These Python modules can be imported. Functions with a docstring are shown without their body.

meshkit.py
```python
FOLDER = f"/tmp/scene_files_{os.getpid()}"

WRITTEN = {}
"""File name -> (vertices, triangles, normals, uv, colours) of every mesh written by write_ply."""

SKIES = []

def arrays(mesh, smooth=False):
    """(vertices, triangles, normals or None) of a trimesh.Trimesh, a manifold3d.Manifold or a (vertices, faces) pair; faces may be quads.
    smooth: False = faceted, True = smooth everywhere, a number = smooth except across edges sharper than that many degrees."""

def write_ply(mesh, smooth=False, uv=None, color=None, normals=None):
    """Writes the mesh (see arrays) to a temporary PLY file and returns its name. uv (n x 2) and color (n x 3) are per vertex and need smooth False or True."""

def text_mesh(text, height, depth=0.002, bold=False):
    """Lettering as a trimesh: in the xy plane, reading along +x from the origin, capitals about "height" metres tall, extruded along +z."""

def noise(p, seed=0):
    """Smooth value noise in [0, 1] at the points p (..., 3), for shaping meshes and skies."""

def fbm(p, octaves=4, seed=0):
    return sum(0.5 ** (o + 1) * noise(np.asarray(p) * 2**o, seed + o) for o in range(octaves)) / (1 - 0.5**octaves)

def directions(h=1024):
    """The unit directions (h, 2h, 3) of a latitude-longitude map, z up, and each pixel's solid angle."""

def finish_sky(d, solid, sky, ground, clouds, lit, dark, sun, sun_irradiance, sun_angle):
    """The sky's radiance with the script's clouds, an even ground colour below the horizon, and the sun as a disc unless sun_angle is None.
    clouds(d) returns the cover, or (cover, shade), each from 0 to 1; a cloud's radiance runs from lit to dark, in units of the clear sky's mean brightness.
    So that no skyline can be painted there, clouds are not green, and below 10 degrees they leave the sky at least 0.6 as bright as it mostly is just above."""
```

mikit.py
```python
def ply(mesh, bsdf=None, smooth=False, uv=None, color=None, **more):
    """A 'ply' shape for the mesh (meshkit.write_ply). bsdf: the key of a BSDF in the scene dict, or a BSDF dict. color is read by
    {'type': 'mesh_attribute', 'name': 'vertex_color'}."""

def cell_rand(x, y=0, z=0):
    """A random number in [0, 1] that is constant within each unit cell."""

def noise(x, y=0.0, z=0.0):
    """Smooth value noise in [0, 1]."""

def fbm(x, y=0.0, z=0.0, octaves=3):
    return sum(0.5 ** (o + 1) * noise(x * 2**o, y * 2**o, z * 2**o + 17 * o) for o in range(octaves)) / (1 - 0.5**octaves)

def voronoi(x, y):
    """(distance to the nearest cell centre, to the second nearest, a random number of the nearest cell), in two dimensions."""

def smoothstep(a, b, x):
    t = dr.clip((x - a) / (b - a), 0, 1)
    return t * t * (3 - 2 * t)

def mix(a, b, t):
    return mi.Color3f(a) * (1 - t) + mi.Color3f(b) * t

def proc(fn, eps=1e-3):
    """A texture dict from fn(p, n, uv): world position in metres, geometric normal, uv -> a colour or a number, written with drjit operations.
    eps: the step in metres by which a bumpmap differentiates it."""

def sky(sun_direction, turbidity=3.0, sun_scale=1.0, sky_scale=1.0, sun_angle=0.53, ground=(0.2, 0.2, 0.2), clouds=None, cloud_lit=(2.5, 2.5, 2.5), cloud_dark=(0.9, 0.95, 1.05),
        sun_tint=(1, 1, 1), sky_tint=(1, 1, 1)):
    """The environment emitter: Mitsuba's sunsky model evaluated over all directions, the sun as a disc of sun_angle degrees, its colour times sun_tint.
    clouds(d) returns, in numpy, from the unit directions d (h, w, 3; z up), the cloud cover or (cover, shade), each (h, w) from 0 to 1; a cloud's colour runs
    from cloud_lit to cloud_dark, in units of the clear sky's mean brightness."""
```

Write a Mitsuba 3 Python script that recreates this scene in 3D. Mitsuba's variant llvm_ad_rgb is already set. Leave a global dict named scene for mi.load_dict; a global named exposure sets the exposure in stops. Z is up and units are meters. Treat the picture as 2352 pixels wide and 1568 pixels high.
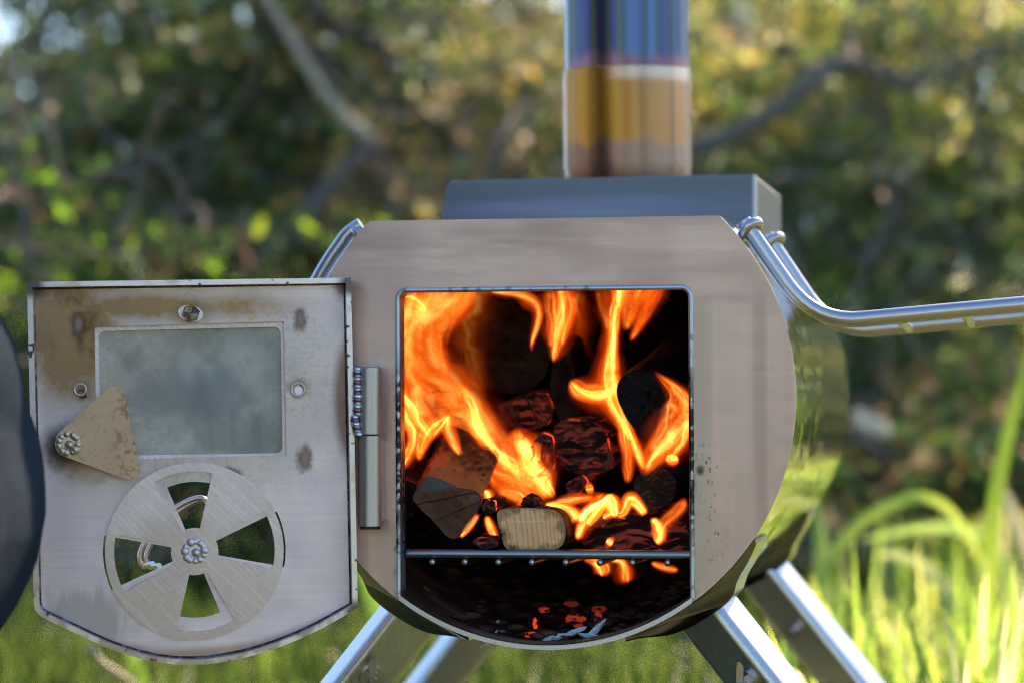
import math, random
import numpy as np, trimesh, drjit as dr, mitsuba as mi
import shapely, shapely.geometry as sg
from shapely import affinity
from scipy.interpolate import PchipInterpolator, CubicSpline
import mikit, meshkit
from mikit import proc, ply, noise, fbm, smoothstep, mix, voronoi

# ------------------------------------------------------------------ camera
H = 0.26                      # height of the stove's axis above the ground
FOCAL = 7000.0                # in units of 1/2352 of the picture width
CX, CY = 1176.0, 784.0
def _unit(a):
    a = np.asarray(a, float); return a / np.linalg.norm(a)
_Y = _unit([1189, -130, 7000])                 # the stove's axis seen in the camera's frame (right, up, forward)
_Z = np.array([0, 1.0, 0]); _Z = _unit(_Z - _Y * (_Z @ _Y))
_X = np.cross(_Y, _Z) * -1                       # camera frame is left handed (right, up, forward)
_a = math.radians(0.5)
_X, _Z = _X * math.cos(_a) + _Z * math.sin(_a), _Z * math.cos(_a) - _X * math.sin(_a)
RIGHT, UP, FWD = (np.array([_X[k], _Y[k], _Z[k]]) for k in range(3))
def ray(px, py):
    return _unit(FWD * FOCAL + RIGHT * (px - CX) - UP * (py - CY))
CAM = np.array([0, 0, H]) - 1.40 * ray(1250, 912)
T = mi.ScalarTransform4f
scene = {'type': 'scene'}
labels = {}
scene['camera'] = {'type': 'thinlens', 'to_world': T().look_at(origin=CAM.tolist(), target=(CAM + FWD).tolist(), up=UP.tolist()),
                   'fov': math.degrees(2 * math.atan(1176 / FOCAL)), 'fov_axis': 'x', 'aperture_radius': 0.0068, 'focus_distance': 1.385,
                   'near_clip': 0.05, 'far_clip': 400.0}
exposure = 3.7
# ------------------------------------------------------------------ sky and sun (sun behind the bushes, to the right)
scene['sky'] = mikit.sky([0.32, 0.74, 0.66], turbidity=3, sun_tint=(1.0, 0.95, 0.85))

rng = np.random.default_rng(7)

# ------------------------------------------------------------------ helpers
def fp(px, py, y=0.0):
    d = ray(px, py); t = (y - CAM[1]) / d[1]; p = CAM + d * t
    return np.array([p[0], p[2]])
def fp3(px, py, y=0.0):
    d = ray(px, py); return CAM + d * ((y - CAM[1]) / d[1])
def at(px, py, depth):
    d = ray(px, py); return CAM + d * (depth / (d @ FWD))

def numbered(name):
    if name not in USED:
        USED[name] = 0; return name
    USED[name] += 1
    return f'{name}_{USED[name]:03d}'
USED = {}
def thing(name, label=None, cat=None, group=None, kind=None):
    key = numbered(name)
    if label or kind:
        labels[key] = {}
        if label: labels[key]['label'] = label
        if cat: labels[key]['category'] = cat
        if group: labels[key]['group'] = group
        if kind: labels[key]['kind'] = kind
    return key
def part(parent, name, shape, label=None, kind=None):
    key = numbered(parent + '__' + name)
    scene[key] = shape
    if label or kind:
        labels[key] = {k: v for k, v in (('label', label), ('kind', kind)) if v}
    return key
cat = trimesh.util.concatenate
def tm(v, f): return trimesh.Trimesh(np.asarray(v, float), np.asarray(f, int), process=False)

def smooth_path(pts, n=8, closed=False):
    pts = np.asarray(pts, float)
    t = np.concatenate([[0], np.cumsum(np.linalg.norm(np.diff(pts[:, :3], axis=0), axis=1) ** 0.5)])
    s = CubicSpline(t, pts, axis=0)
    return s(np.linspace(0, t[-1], n * (len(pts) - 1) + 1))
def fillet(pts, r, n=7):
    """polyline with rounded bends"""
    pts = [np.asarray(p, float) for p in pts]; out = [pts[0]]
    for a, b, c in zip(pts[:-2], pts[1:-1], pts[2:]):
        d1, d2 = _unit(a - b), _unit(c - b)
        k = min(r, 0.48 * np.linalg.norm(a - b), 0.48 * np.linalg.norm(c - b))
        p, q = b + d1 * k, b + d2 * k
        for t in np.linspace(0, 1, n):
            out.append((1 - t) ** 2 * p + 2 * t * (1 - t) * b + t * t * q)
    out.append(pts[-1]); return np.array(out)
def frames(p):
    t = np.gradient(p, axis=0); t /= np.linalg.norm(t, axis=1, keepdims=True) + 1e-12
    a = np.cross(t[0], [0, 0, 1.0] if abs(t[0][2]) < 0.9 else [1.0, 0, 0]); a = _unit(a)
    A = []
    for k in range(len(p)):
        a = _unit(a - t[k] * (a @ t[k])); A.append(a)
    A = np.array(A); return t, A, np.cross(t, A)
def tube(p, r, sides=16, cap=True):
    p = np.asarray(p, float); n = len(p); r = np.broadcast_to(r, (n,))
    t, a, b = frames(p); ang = np.arange(sides) * 2 * np.pi / sides
    v = p[:, None] + r[:, None, None] * (np.cos(ang)[None, :, None] * a[:, None] + np.sin(ang)[None, :, None] * b[:, None])
    v = v.reshape(-1, 3); f = []
    i, j = np.meshgrid(np.arange(n - 1), np.arange(sides), indexing='ij')
    q = np.stack([i * sides + j, i * sides + (j + 1) % sides, (i + 1) * sides + (j + 1) % sides, (i + 1) * sides + j], -1).reshape(-1, 4)
    f = np.vstack([q[:, [0, 1, 2]], q[:, [0, 2, 3]]])
    if cap:
        v = np.vstack([v, p[:1], p[-1:]]); c0, c1 = n * sides, n * sides + 1; k = np.arange(sides)
        f = np.vstack([f, np.stack([(k + 1) % sides, k, k * 0 + c0], 1), np.stack([(n - 1) * sides + k, (n - 1) * sides + (k + 1) % sides, k * 0 + c1], 1)])
    return tm(v, f)
def lathe(profile, sides=48):
    """profile (r, z) about the z axis"""
    return trimesh.creation.revolve(np.asarray(profile, float), sections=sides)
def extrude(poly, h):
    polys = getattr(poly, 'geoms', [poly])
    return cat([trimesh.creation.extrude_polygon(g, h, engine='earcut') for g in polys if g.area > 1e-12])
def xz_prism(poly, y0, y1):
    """poly in (x, z), extruded along +y from y0 to y1"""
    m = extrude(poly, y1 - y0); v = m.vertices
    m.vertices = np.stack([v[:, 0], y1 - v[:, 2], v[:, 1]], 1)
    return m
def box(c, s):
    m = trimesh.creation.box(s); m.apply_translation(c); return m
def rough_up(m, amp, freq, seed=0, octaves=3):
    n = m.vertex_normals
    m.vertices = m.vertices + n * ((meshkit.fbm(m.vertices * freq + 31.7, octaves, seed) - 0.5) * 2 * amp)[:, None]
    return m
def refine(m, length):
    v, f = trimesh.remesh.subdivide_to_size(m.vertices, m.faces, length, max_iter=12)
    m2 = trimesh.Trimesh(v, f, process=False); m2.merge_vertices(); return m2

def principled(base, rough, metal=0.0, **kw):
    d = {'type': 'principled', 'roughness': rough, 'metallic': metal, **kw}
    d['base_color'] = base if isinstance(base, dict) else {'type': 'rgb', 'value': list(base)}
    return {'type': 'twosided', 'bsdf': d}
def C(r, g, b): return mi.Color3f(r, g, b)

# ------------------------------------------------------------------ door frame (needed by its materials)
DA, SAG = math.radians(16.5), math.radians(0.45)
_u0 = np.array([math.cos(DA), math.sin(DA), 0]); DN = np.array([math.sin(DA), -math.cos(DA), 0])
DU = _u0 * math.cos(SAG) + np.array([0, 0, 1]) * math.sin(SAG)
DV = np.array([0, 0, 1]) * math.cos(SAG) - _u0 * math.sin(SAG)
DP = fp3(848, 1000, -0.016)
def dxy(px, py, w=0.0):
    o = DP + DN * w; d = ray(px, py); p = CAM + d * (((o - CAM) @ DN) / (d @ DN)) - o
    return np.array([p @ DU, p @ DV])
def dpoly(pts, w=0.0): return sg.Polygon([dxy(x, y, w) for x, y in pts])
def door_mesh(m):
    v = m.vertices; m.vertices = DP + v[:, :1] * DU + v[:, 1:2] * DV + v[:, 2:3] * DN; return m
def d_prism(poly, w0, w1):
    m = extrude(poly, w1 - w0); m.vertices[:, 2] += w0; return door_mesh(m)
def duv(p):
    x, y, z = p.x - float(DP[0]), p.y - float(DP[1]), p.z - float(DP[2])
    return x * float(DU[0]) + y * float(DU[1]) + z * float(DU[2]), x * float(DV[0]) + y * float(DV[1]) + z * float(DV[2])

# ------------------------------------------------------------------ materials
def blob(u, v, c, ru, rv, soft=0.5, wob=None):
    d = dr.sqrt(dr.square((u - float(c[0])) / ru) + dr.square((v - float(c[1])) / rv))
    if wob is not None: d = d + wob
    return 1 - smoothstep(1 - soft, 1 + soft, d)

def plate_color(p, n, uv):
    x, z = p.x, p.z - H
    h = noise(x * 18, z * 1400, 3) * 0.5 + noise(x * 40, z * 3000, 9) * 0.5     # brushed along x
    w = noise(x * 900, z * 14, 5) * 0.5 + noise(x * 260, z * 8, 2) * 0.5
    top = smoothstep(0.035, 0.055, z)
    c = mix((0.79, 0.535, 0.435), (0.65, 0.42, 0.345), smoothstep(0.2, 0.8, fbm(x * 22, z * 7, 4)))
    c = mix(c, (0.46, 0.295, 0.25), 0.7 * smoothstep(0.35, 0.75, fbm(x * 14 + 3, z * 70, 1)) * top)
    c = mix(c, (0.54, 0.42, 0.32), 0.7 * smoothstep(0.084, 0.07, dr.abs(x)) * (1 - top) * smoothstep(0.3, 0.7, fbm(x * 160, z * 7, 8)))
    c = mix(c, (0.50, 0.31, 0.25), 0.5 * smoothstep(0.55, 0.8, noise(x * 150, z * 6, 12)) * (1 - top))
    c = c * (0.94 + 0.12 * (h * top + w * (1 - top)))
    # soot at the opening and specks
    e = dr.abs(x) - 0.0672
    edge = smoothstep(0.004, 0.0, e + (fbm(x * 300, z * 300, 2) - 0.5) * 0.006) * smoothstep(0.02, -0.01, z) * smoothstep(0.35, 0.75, fbm(x * 200, z * 120, 6))
    sp = blob(x, z, (0.0735, -0.034), 0.006, 0.010, 0.9) + blob(x, z, (0.078, -0.060), 0.004, 0.014, 0.9) + 0.0
    sp = sp * 0.75 * smoothstep(0.66, 0.76, fbm(x * 1100, z * 500, 7)) + blob(x, z, (0.0718, -0.0335), 0.0018, 0.0022, 0.6) * 0.8
    return mix(c, (0.03, 0.028, 0.028), dr.clip(edge * 0.8 + sp, 0, 0.95))
def rim_color(p, n, uv):
    z = p.z - H
    k = smoothstep(0.030, -0.005, z) * smoothstep(0.22, 0.55, fbm(p.x * 500, z * 420, p.y * 500, 4)) * smoothstep(-0.085, -0.045, z)
    return mix((0.40, 0.41, 0.47), (0.02, 0.018, 0.018), dr.clip(k + smoothstep(0.62, 0.7, fbm(p.x * 300, z * 300, 5)) * 0.5, 0, 1))
def plate_rough(p, n, uv):
    return 0.40 + 0.12 * fbm(p.x * 60, p.z * 500, 2)

_S = {k: dxy(*v, -0.010) for k, v in dict(tl=(165, 760), t2=(200, 700), topband=(350, 705), e1=(690, 735), e2=(700, 1052), e3=(525, 1089), e4=(180, 745), hole=(187, 900),
      hl=(683, 890), hinge=(800, 915), bl=(190, 1430), latch=(150, 1030), latch2=(200, 1080), bolt=(437, 722), tr=(800, 655), tlc=(75, 660), win=(440, 900), brc=(815, 1400)).items()}
_PX = 0.0002
def door_color(p, n, uv):
    u, v = duv(p)
    m = fbm(u * 40, v * 40, 2)
    f = fbm(u * 420, v * 420, 6)
    f2 = noise(u * 1500, v * 1500, 3)
    c = mix((0.93, 0.75, 0.79), (0.83, 0.66, 0.68), smoothstep(0.25, 0.8, m))
    c = c * (0.95 + 0.1 * noise(u * 30, v * 1200, 4))
    # straw tint round the window, spotted
    win = blob(u, v, _S['win'], 0.068, 0.052, 0.45)
    c = mix(c, (0.60, 0.49, 0.42), 0.75 * win)
    c = mix(c, (0.46, 0.34, 0.17), 0.4 * win * smoothstep(0.50, 0.74, fbm(u * 800, v * 800, 9)) * smoothstep(0.25, 0.7, fbm(u * 60, v * 60, 3)))
    st = dr.maximum(blob(u, v, _S['tl'], 0.018, 0.024, 0.75, (m - 0.5) * 0.7), blob(u, v, _S['topband'], 0.050, 0.0050, 0.85, (m - 0.5) * 0.9) * 0.85)
    st = dr.clip(st * (1.0 + 0.9 * f), 0, 1)
    c = mix(c, (0.36, 0.185, 0.045), 0.85 * st)
    c = mix(c, (0.13, 0.07, 0.025), 0.8 * dr.clip(blob(u, v, _S['tl'], 0.012, 0.015, 0.8, (f - 0.5) * 1.6), 0, 1) * smoothstep(0.4, 0.7, fbm(u * 130 + 4, v * 60, 5)))
    w = (f - 0.5) * 0.7
    for k, ru, rv in (('e1', 0.0030, 0.0052), ('e2', 0.0034, 0.0060), ('e3', 0.0062, 0.0030), ('e4', 0.0036, 0.0060)):
        b = blob(u, v, _S[k], ru, rv, 0.45, w)
        c = mix(c, (0.17, 0.075, 0.05), 0.85 * b)
        c = mix(c, (0.36, 0.27, 0.24), 0.7 * blob(u, v, _S[k], ru * 0.45, rv * 0.55, 0.6))
    c = mix(c, (0.42, 0.20, 0.08), 0.8 * blob(u, v, _S['hole'], 0.0042, 0.0042, 0.4, w))
    c = mix(c, (0.36, 0.20, 0.10), 0.8 * blob(u, v, _S['hl'], 0.0046, 0.0048, 0.4, w))
    c = mix(c, (0.30, 0.18, 0.08), 0.7 * blob(u, v, _S['bolt'], 0.0075, 0.0045, 0.6, w))
    hb = blob(u, v, _S['hinge'], 0.0065, 0.026, 0.35, (m - 0.5) * 0.3)
    c = mix(c, (0.22, 0.11, 0.075), 0.85 * hb)
    c = mix(c, (0.03, 0.022, 0.02), 0.9 * blob(u, v, _S['latch'], 0.010, 0.010, 0.5, w * 0.4))
    c = mix(c, (0.34, 0.20, 0.11), 0.6 * blob(u, v, _S['latch2'], 0.012, 0.006, 0.7, w))
    c = mix(c, (0.50, 0.42, 0.42), 0.8 * smoothstep(0.47, 0.53, m) * blob(u, v, _S['bl'], 0.020, 0.014, 0.4, (fbm(u * 300, v * 60, 4) - 0.5)))
    # heat line along the welded bottom rim
    yb = -0.1045 + dr.square((u + 0.0800) / 0.0800) * 0.0255
    ed = v - yb
    hot = smoothstep(0.0085, 0.0015, ed + (m - 0.5) * 0.004)
    c = mix(c, (0.46, 0.24, 0.12), 0.75 * smoothstep(0.010, 0.005, ed + (m - 0.5) * 0.004))
    c = mix(c, (0.05, 0.04, 0.045), 0.85 * smoothstep(0.005, 0.002, ed))
    for k in ('tr', 'tlc'):
        c = mix(c, (0.08, 0.05, 0.035), 0.85 * blob(u, v, _S[k], 0.006, 0.006, 0.6, w * 0.5))
    c = mix(c, (0.10, 0.07, 0.05), 0.8 * smoothstep(0.985, 0.999, f2) )
    return c
def door_rough(p, n, uv):
    u, v = duv(p); return 0.40 + 0.14 * fbm(u * 90, v * 90, 5)
def disc_color(p, n, uv):
    u, v = duv(p)
    c = mix((0.74, 0.61, 0.64), (0.62, 0.49, 0.48), smoothstep(0.3, 0.75, fbm(u * 35 + 2, v * 35, 7)))
    c = c * (0.93 + 0.14 * noise(u * 1200, v * 1200, 3))
    return c * (0.94 + 0.12 * smoothstep(0.55, 0.75, noise((u + v) * 1500, (u - v) * 30, 8)))
def flange_color(p, n, uv):
    u, v = duv(p); m = fbm(u * 90, v * 90, 2)
    c = mix((0.82, 0.70, 0.68), (0.62, 0.48, 0.42), smoothstep(0.5, 0.8, m))
    for k in ('tr', 'tlc', 'brc'):
        c = mix(c, (0.08, 0.06, 0.06), 0.9 * blob(u, v, _S[k], 0.005, 0.005, 0.5))
    c = mix(c, (0.36, 0.24, 0.19), 0.7 * smoothstep(-0.072, -0.085, v) * smoothstep(0.3, 0.6, fbm(u * 200, v * 200, 3)))
    return mix(c, (0.10, 0.08, 0.07), smoothstep(0.74, 0.80, fbm(u * 300, v * 300, 1)))
def seam_color(p, n, uv):
    f = fbm(p.x * 130, p.y * 130, p.z * 130); g = fbm(p.x * 500, p.y * 500, p.z * 500)
    c = mix((0.05, 0.035, 0.035), (0.22, 0.16, 0.15), smoothstep(0.45, 0.75, f))
    return mix(c, (0.20, 0.23, 0.34), smoothstep(0.6, 0.75, g))
ZS1 = float(fp(1441, 165, 0.267)[1] - H)
def pipe_color(p, n, uv):
    z = p.z - H
    a = dr.atan2(p.y - 0.267, p.x)
    s = noise(a * 7 + 2, 0.5, 1); s2 = noise(a * 19, z * 2, 4); s3 = noise(a * 47, z * 1.5, 9)  # streaks mix heat tint with painted reflections of the surroundings
    blue = mix((0.045, 0.075, 0.13), (0.085, 0.105, 0.16), smoothstep(0.2, 0.8, s))
    blue = mix(blue, (0.10, 0.12, 0.075), smoothstep(0.52, 0.72, s2))
    blue = mix(blue, (0.09, 0.06, 0.16), smoothstep(0.60, 0.75, s3))
    hi = smoothstep(-1.42, -1.30, a) * smoothstep(-0.82, -0.92, a)  # bright reflected band put into the colour
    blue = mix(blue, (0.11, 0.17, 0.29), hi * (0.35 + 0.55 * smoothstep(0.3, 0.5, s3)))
    k = z - ZS1
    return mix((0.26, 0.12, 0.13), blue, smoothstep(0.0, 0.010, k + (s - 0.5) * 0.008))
def sleeve_color(p, n, uv):
    z = p.z - H
    a = dr.atan2(p.y - 0.267, p.x)
    s = noise(a * 7, 0.5, 1)
    gold = mix((0.42, 0.175, 0.028), (0.46, 0.23, 0.09), smoothstep(-1.9, -0.9, a + (s - 0.5)))
    gold = mix(gold, (0.20, 0.14, 0.13), smoothstep(0.66, 0.8, noise(a * 24 + 1, 0.5, 6)) * 0.6)
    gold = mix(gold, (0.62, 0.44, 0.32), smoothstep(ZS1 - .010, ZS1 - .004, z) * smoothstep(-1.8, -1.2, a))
    low = mix((0.24, 0.105, 0.065), (0.34, 0.21, 0.16), smoothstep(-1.9, -1.0, a))
    border = ZS1 - 0.040 + (fbm(a * 3.0, 0.3, 2) - 0.5) * 0.014
    c = mix(low, gold, smoothstep(-0.004, 0.004, z - border + (fbm(a * 16, z * 90, 3) - 0.5) * 0.006))
    mark = blob(a, z, (-1.45, ZS1 - 0.0435), 0.22, 0.0040, 0.4) * smoothstep(0.50, 0.58, noise(a * 26, z * 700, 5))
    return mix(c, (0.30, 0.18, 0.14), 0.6 * mark)
def box_color(p, n, uv):
    z = p.z - H
    c = mix((0.19, 0.19, 0.23), (0.13, 0.138, 0.20), smoothstep(0.3, 0.7, fbm(p.x * 9 + 5, z * 60, 3)))
    c = mix(c, (0.115, 0.125, 0.155), smoothstep(0.45, 0.7, fbm(p.x * 5, z * 110 + 4, 8)))
    return c * (0.92 + 0.16 * noise(p.x * 30, p.z * 1500, p.y * 30))
def wave_bump(p, n, uv):
    a = dr.atan2(p.z - H, p.x)
    return 0.0007 * fbm(a * 4, p.y * 16, 3, 2) + 0.00012 * fbm(a * 30, p.y * 120, 7, 2)
def brushed_color(p, n, uv):
    s = noise(p.x * 900, p.y * 900, p.z * 260) * 0.5 + noise(p.x * 2300, p.y * 2300, p.z * 2300) * 0.5
    return mix((0.46, 0.45, 0.46), (0.63, 0.61, 0.60), s)
def soot_color(p, n, uv):
    f = fbm(p.x * 160, p.y * 160, p.z * 160); g = fbm(p.x * 40, p.y * 40, p.z * 40)
    c = mix((0.020, 0.011, 0.008), (0.095, 0.050, 0.036), smoothstep(0.4, 0.75, g))
    return mix(c, (0.22, 0.20, 0.20), smoothstep(0.74, 0.80, f) * smoothstep(0.0, -0.08, p.z - H))
def char_color(p, n, uv):
    f = fbm(p.x * 130, p.y * 60, p.z * 130); g = noise(p.x * 700, p.y * 200, p.z * 700)
    c = mix((0.004, 0.004, 0.0045), (0.015, 0.012, 0.012), smoothstep(0.4, 0.8, f))
    return mix(c, (0.035, 0.028, 0.026), smoothstep(0.78, 0.95, g) * 0.6)
def char_bump(p, n, uv):
    return 0.0020 * fbm(p.x * 220, p.y * 90, p.z * 220, 3)
def bark_color(p, n, uv):      # half burnt log top, firelight painted in as orange
    f = fbm(p.x * 170, p.y * 120, p.z * 170); cr = noise(p.x * 420, p.y * 160, p.z * 420)
    c = mix((0.34, 0.09, 0.025), (0.50, 0.16, 0.045), f)
    return mix(c, (0.02, 0.012, 0.010), dr.clip(smoothstep(0.60, 0.80, fbm(p.x * 380, p.y * 190, p.z * 380, 4)) + smoothstep(0.035, 0.075, p.y + 0.03 * (cr - 0.5)), 0, 1) * 0.95)
_cf = fp(1215, 1215, 0.012)
def pale_grain(p, n, uv):
    x, z = p.x - float(_cf[0]), p.z - float(_cf[1])
    r = dr.sqrt(dr.square(x - 0.012) + dr.square(z + 0.09)) + 0.0012 * fbm(x * 90, z * 90, 2)
    r = x + 0.0015 * fbm(x * 80, z * 60, 2) + 0.04 * dr.square(z - 0.02) * 6
    ring = dr.sin((r + x * x * 18 + z * 0.12) * 6.2832 / 0.0025 + 3.5 * fbm(x * 150, z * 20, 4))
    c = mix((0.72, 0.40, 0.195), (0.54, 0.29, 0.13), smoothstep(0.35, 0.98, ring))
    c = c * (0.90 + 0.2 * fbm(x * 210 + z * 90, z * 170 - x * 70, 5))
    edge = smoothstep(0.72, 1.02, dr.sqrt(dr.square(x / 0.0165) + dr.square((z) / 0.0100)) + (fbm(x * 350, z * 350, 8) - 0.5) * 0.55)
    left = smoothstep(-0.004, -0.012, x + z * -0.3 + (fbm(x * 500, z * 260, 3) - 0.5) * 0.012) * smoothstep(0.004, -0.004, z)
    saw = smoothstep(0.0005, 0.0002, dr.abs(z - 0.0038 - x * 0.01)) * smoothstep(0.009, 0.006, dr.abs(x)) * 0.5
    c = mix(c, (0.72, 0.60, 0.45), saw)
    return mix(c, (0.02, 0.015, 0.013), dr.clip(edge * 0.55 + left * 0.9, 0, 1))
_cl = fp(1035, 1170, 0.03)
def dark_grain(p, n, uv):
    x, z = p.x - float(_cl[0]), p.z - float(_cl[1])
    s = x * 0.5 + z * 0.87
    f = fbm(x * 60, z * 60, 3)
    c = mix((0.095, 0.040, 0.022), (0.175, 0.082, 0.046), smoothstep(0.3, 0.7, f) )
    c = c * (0.8 + 0.4 * fbm(s * 700, (x - z) * 30, 5)) * (0.75 + 0.5 * noise(x * 1200, z * 1200, 5))
    crack = smoothstep(0.0006, 0.0002, dr.abs(z - 0.0065 - x * 0.16 + 0.0015 * fbm(x * 120, 1, 3))) + smoothstep(0.0005, 0.0002, dr.abs(z + 0.002 - x * 0.42))*0.8
    blue = smoothstep(0.009, 0.015, x - z * 0.2)
    c = mix(c, (0.05, 0.055, 0.07), blue * 0.7)
    c = mix(c, (0.09, 0.085, 0.075), smoothstep(0.009, 0.013, z - x * 0.15 + 0.002 * f))
    return mix(c, (0.01, 0.01, 0.01), dr.clip(crack, 0, 1) * 0.85)
def ring_grain(p, n, uv):
    f = fbm(p.x * 260, p.y * 260, p.z * 260); g = noise(p.x * 900, p.y * 900, p.z * 900)
    return mix((0.012, 0.009, 0.006), (0.06, 0.042, 0.025), smoothstep(0.45, 0.8, f * 0.6 + g * 0.4))
def ember_color(p, n, uv):
    f = fbm(p.x * 110, p.y * 60, p.z * 420 + 1.5 * noise(p.x * 160, p.z * 160))
    return mix((0.012, 0.007, 0.007), (0.26, 0.055, 0.036), smoothstep(0.46, 0.62, f))  # red tone carries painted firelight on the crust
def ember_bump(p, n, uv): return 0.0022 * fbm(p.x * 90, p.y * 60, p.z * 560, 3)
def latch_color(p, n, uv):
    u, v = duv(p); f = fbm(u * 500, v * 500, 2)
    c = mix((0.62, 0.40, 0.25), (0.53, 0.32, 0.185), fbm(u * 60, v * 60, 4))
    e = _LE
    c = mix(c, (0.26, 0.125, 0.05), 0.8 * smoothstep(0.50, 0.66, f) * blob(u, v, e, 0.006, 0.022, 0.7))
    return mix(c, (0.34, 0.18, 0.08), 0.4 * smoothstep(0.60, 0.76, fbm(u * 900, v * 900, 5)))
_LE = dxy(296, 985, 0.0)
def rust_color(p, n, uv):
    f = fbm(p.x * 700, p.y * 700, p.z * 700)
    return mix((0.05, 0.035, 0.03), (0.30, 0.15, 0.06), smoothstep(0.35, 0.65, f))
def weld_color(p, n, uv):
    z = p.z * 1.0
    s = dr.sin(z * 6.2832 / 0.0042 + 2.0 * fbm(p.x * 300, z * 300, 2)) * 0.5 + 0.5
    c = mix((0.10, 0.07, 0.16), (0.60, 0.62, 0.70), s)
    return mix(c, (0.30, 0.10, 0.07), smoothstep(0.5, 0.8, noise(p.x * 200, 2, z * 260)) * (1 - s))
_GC = dxy(437, 900, -0.014)
def glass_dirt(p, n, uv):
    u, v = duv(p)
    m = fbm(u * 45, v * 45, 3, 4); s = noise(u * 260, v * 50, 3)
    w = 0.60 + 0.22 * smoothstep(0.3, 0.7, m) + 0.06 * noise(u * 1500, v * 1500, 2)
    dark = blob(u, v, (float(_GC[0]) - 0.004, float(_GC[1]) - 0.002), 0.022, 0.010, 0.7, (m - 0.5) * 1.5)
    return dr.clip(w - 0.12 * dark, 0, 1)
def glass_tint(p, n, uv):
    u, v = duv(p)
    m = fbm(u * 55, v * 55, 8, 4)
    c = mix((0.30, 0.27, 0.225), (0.45, 0.42, 0.37), smoothstep(0.3, 0.7, m))
    dark = blob(u, v, (float(_GC[0]) - 0.004, float(_GC[1]) - 0.002), 0.024, 0.012, 0.8, (fbm(u * 160, v * 110, 2) - 0.5) * 1.8)
    c = mix(c, (0.19, 0.205, 0.225), 0.75 * dark)
    st = smoothstep(0.60, 0.72, noise(u * 420, v * 50, 6)) * blob(u, v, (float(_GC[0]) + 0.022, float(_GC[1]) - 0.014), 0.018, 0.014, 0.7)
    c = mix(c, (0.20, 0.215, 0.23), 0.6 * st)
    return mix(c, (0.30, 0.24, 0.12), 0.35 * smoothstep(0.62, 0.70, fbm(u * 600, v * 600, 4)) * smoothstep(0.4, 0.6, fbm(u * 50, v * 50, 1)))
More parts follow.
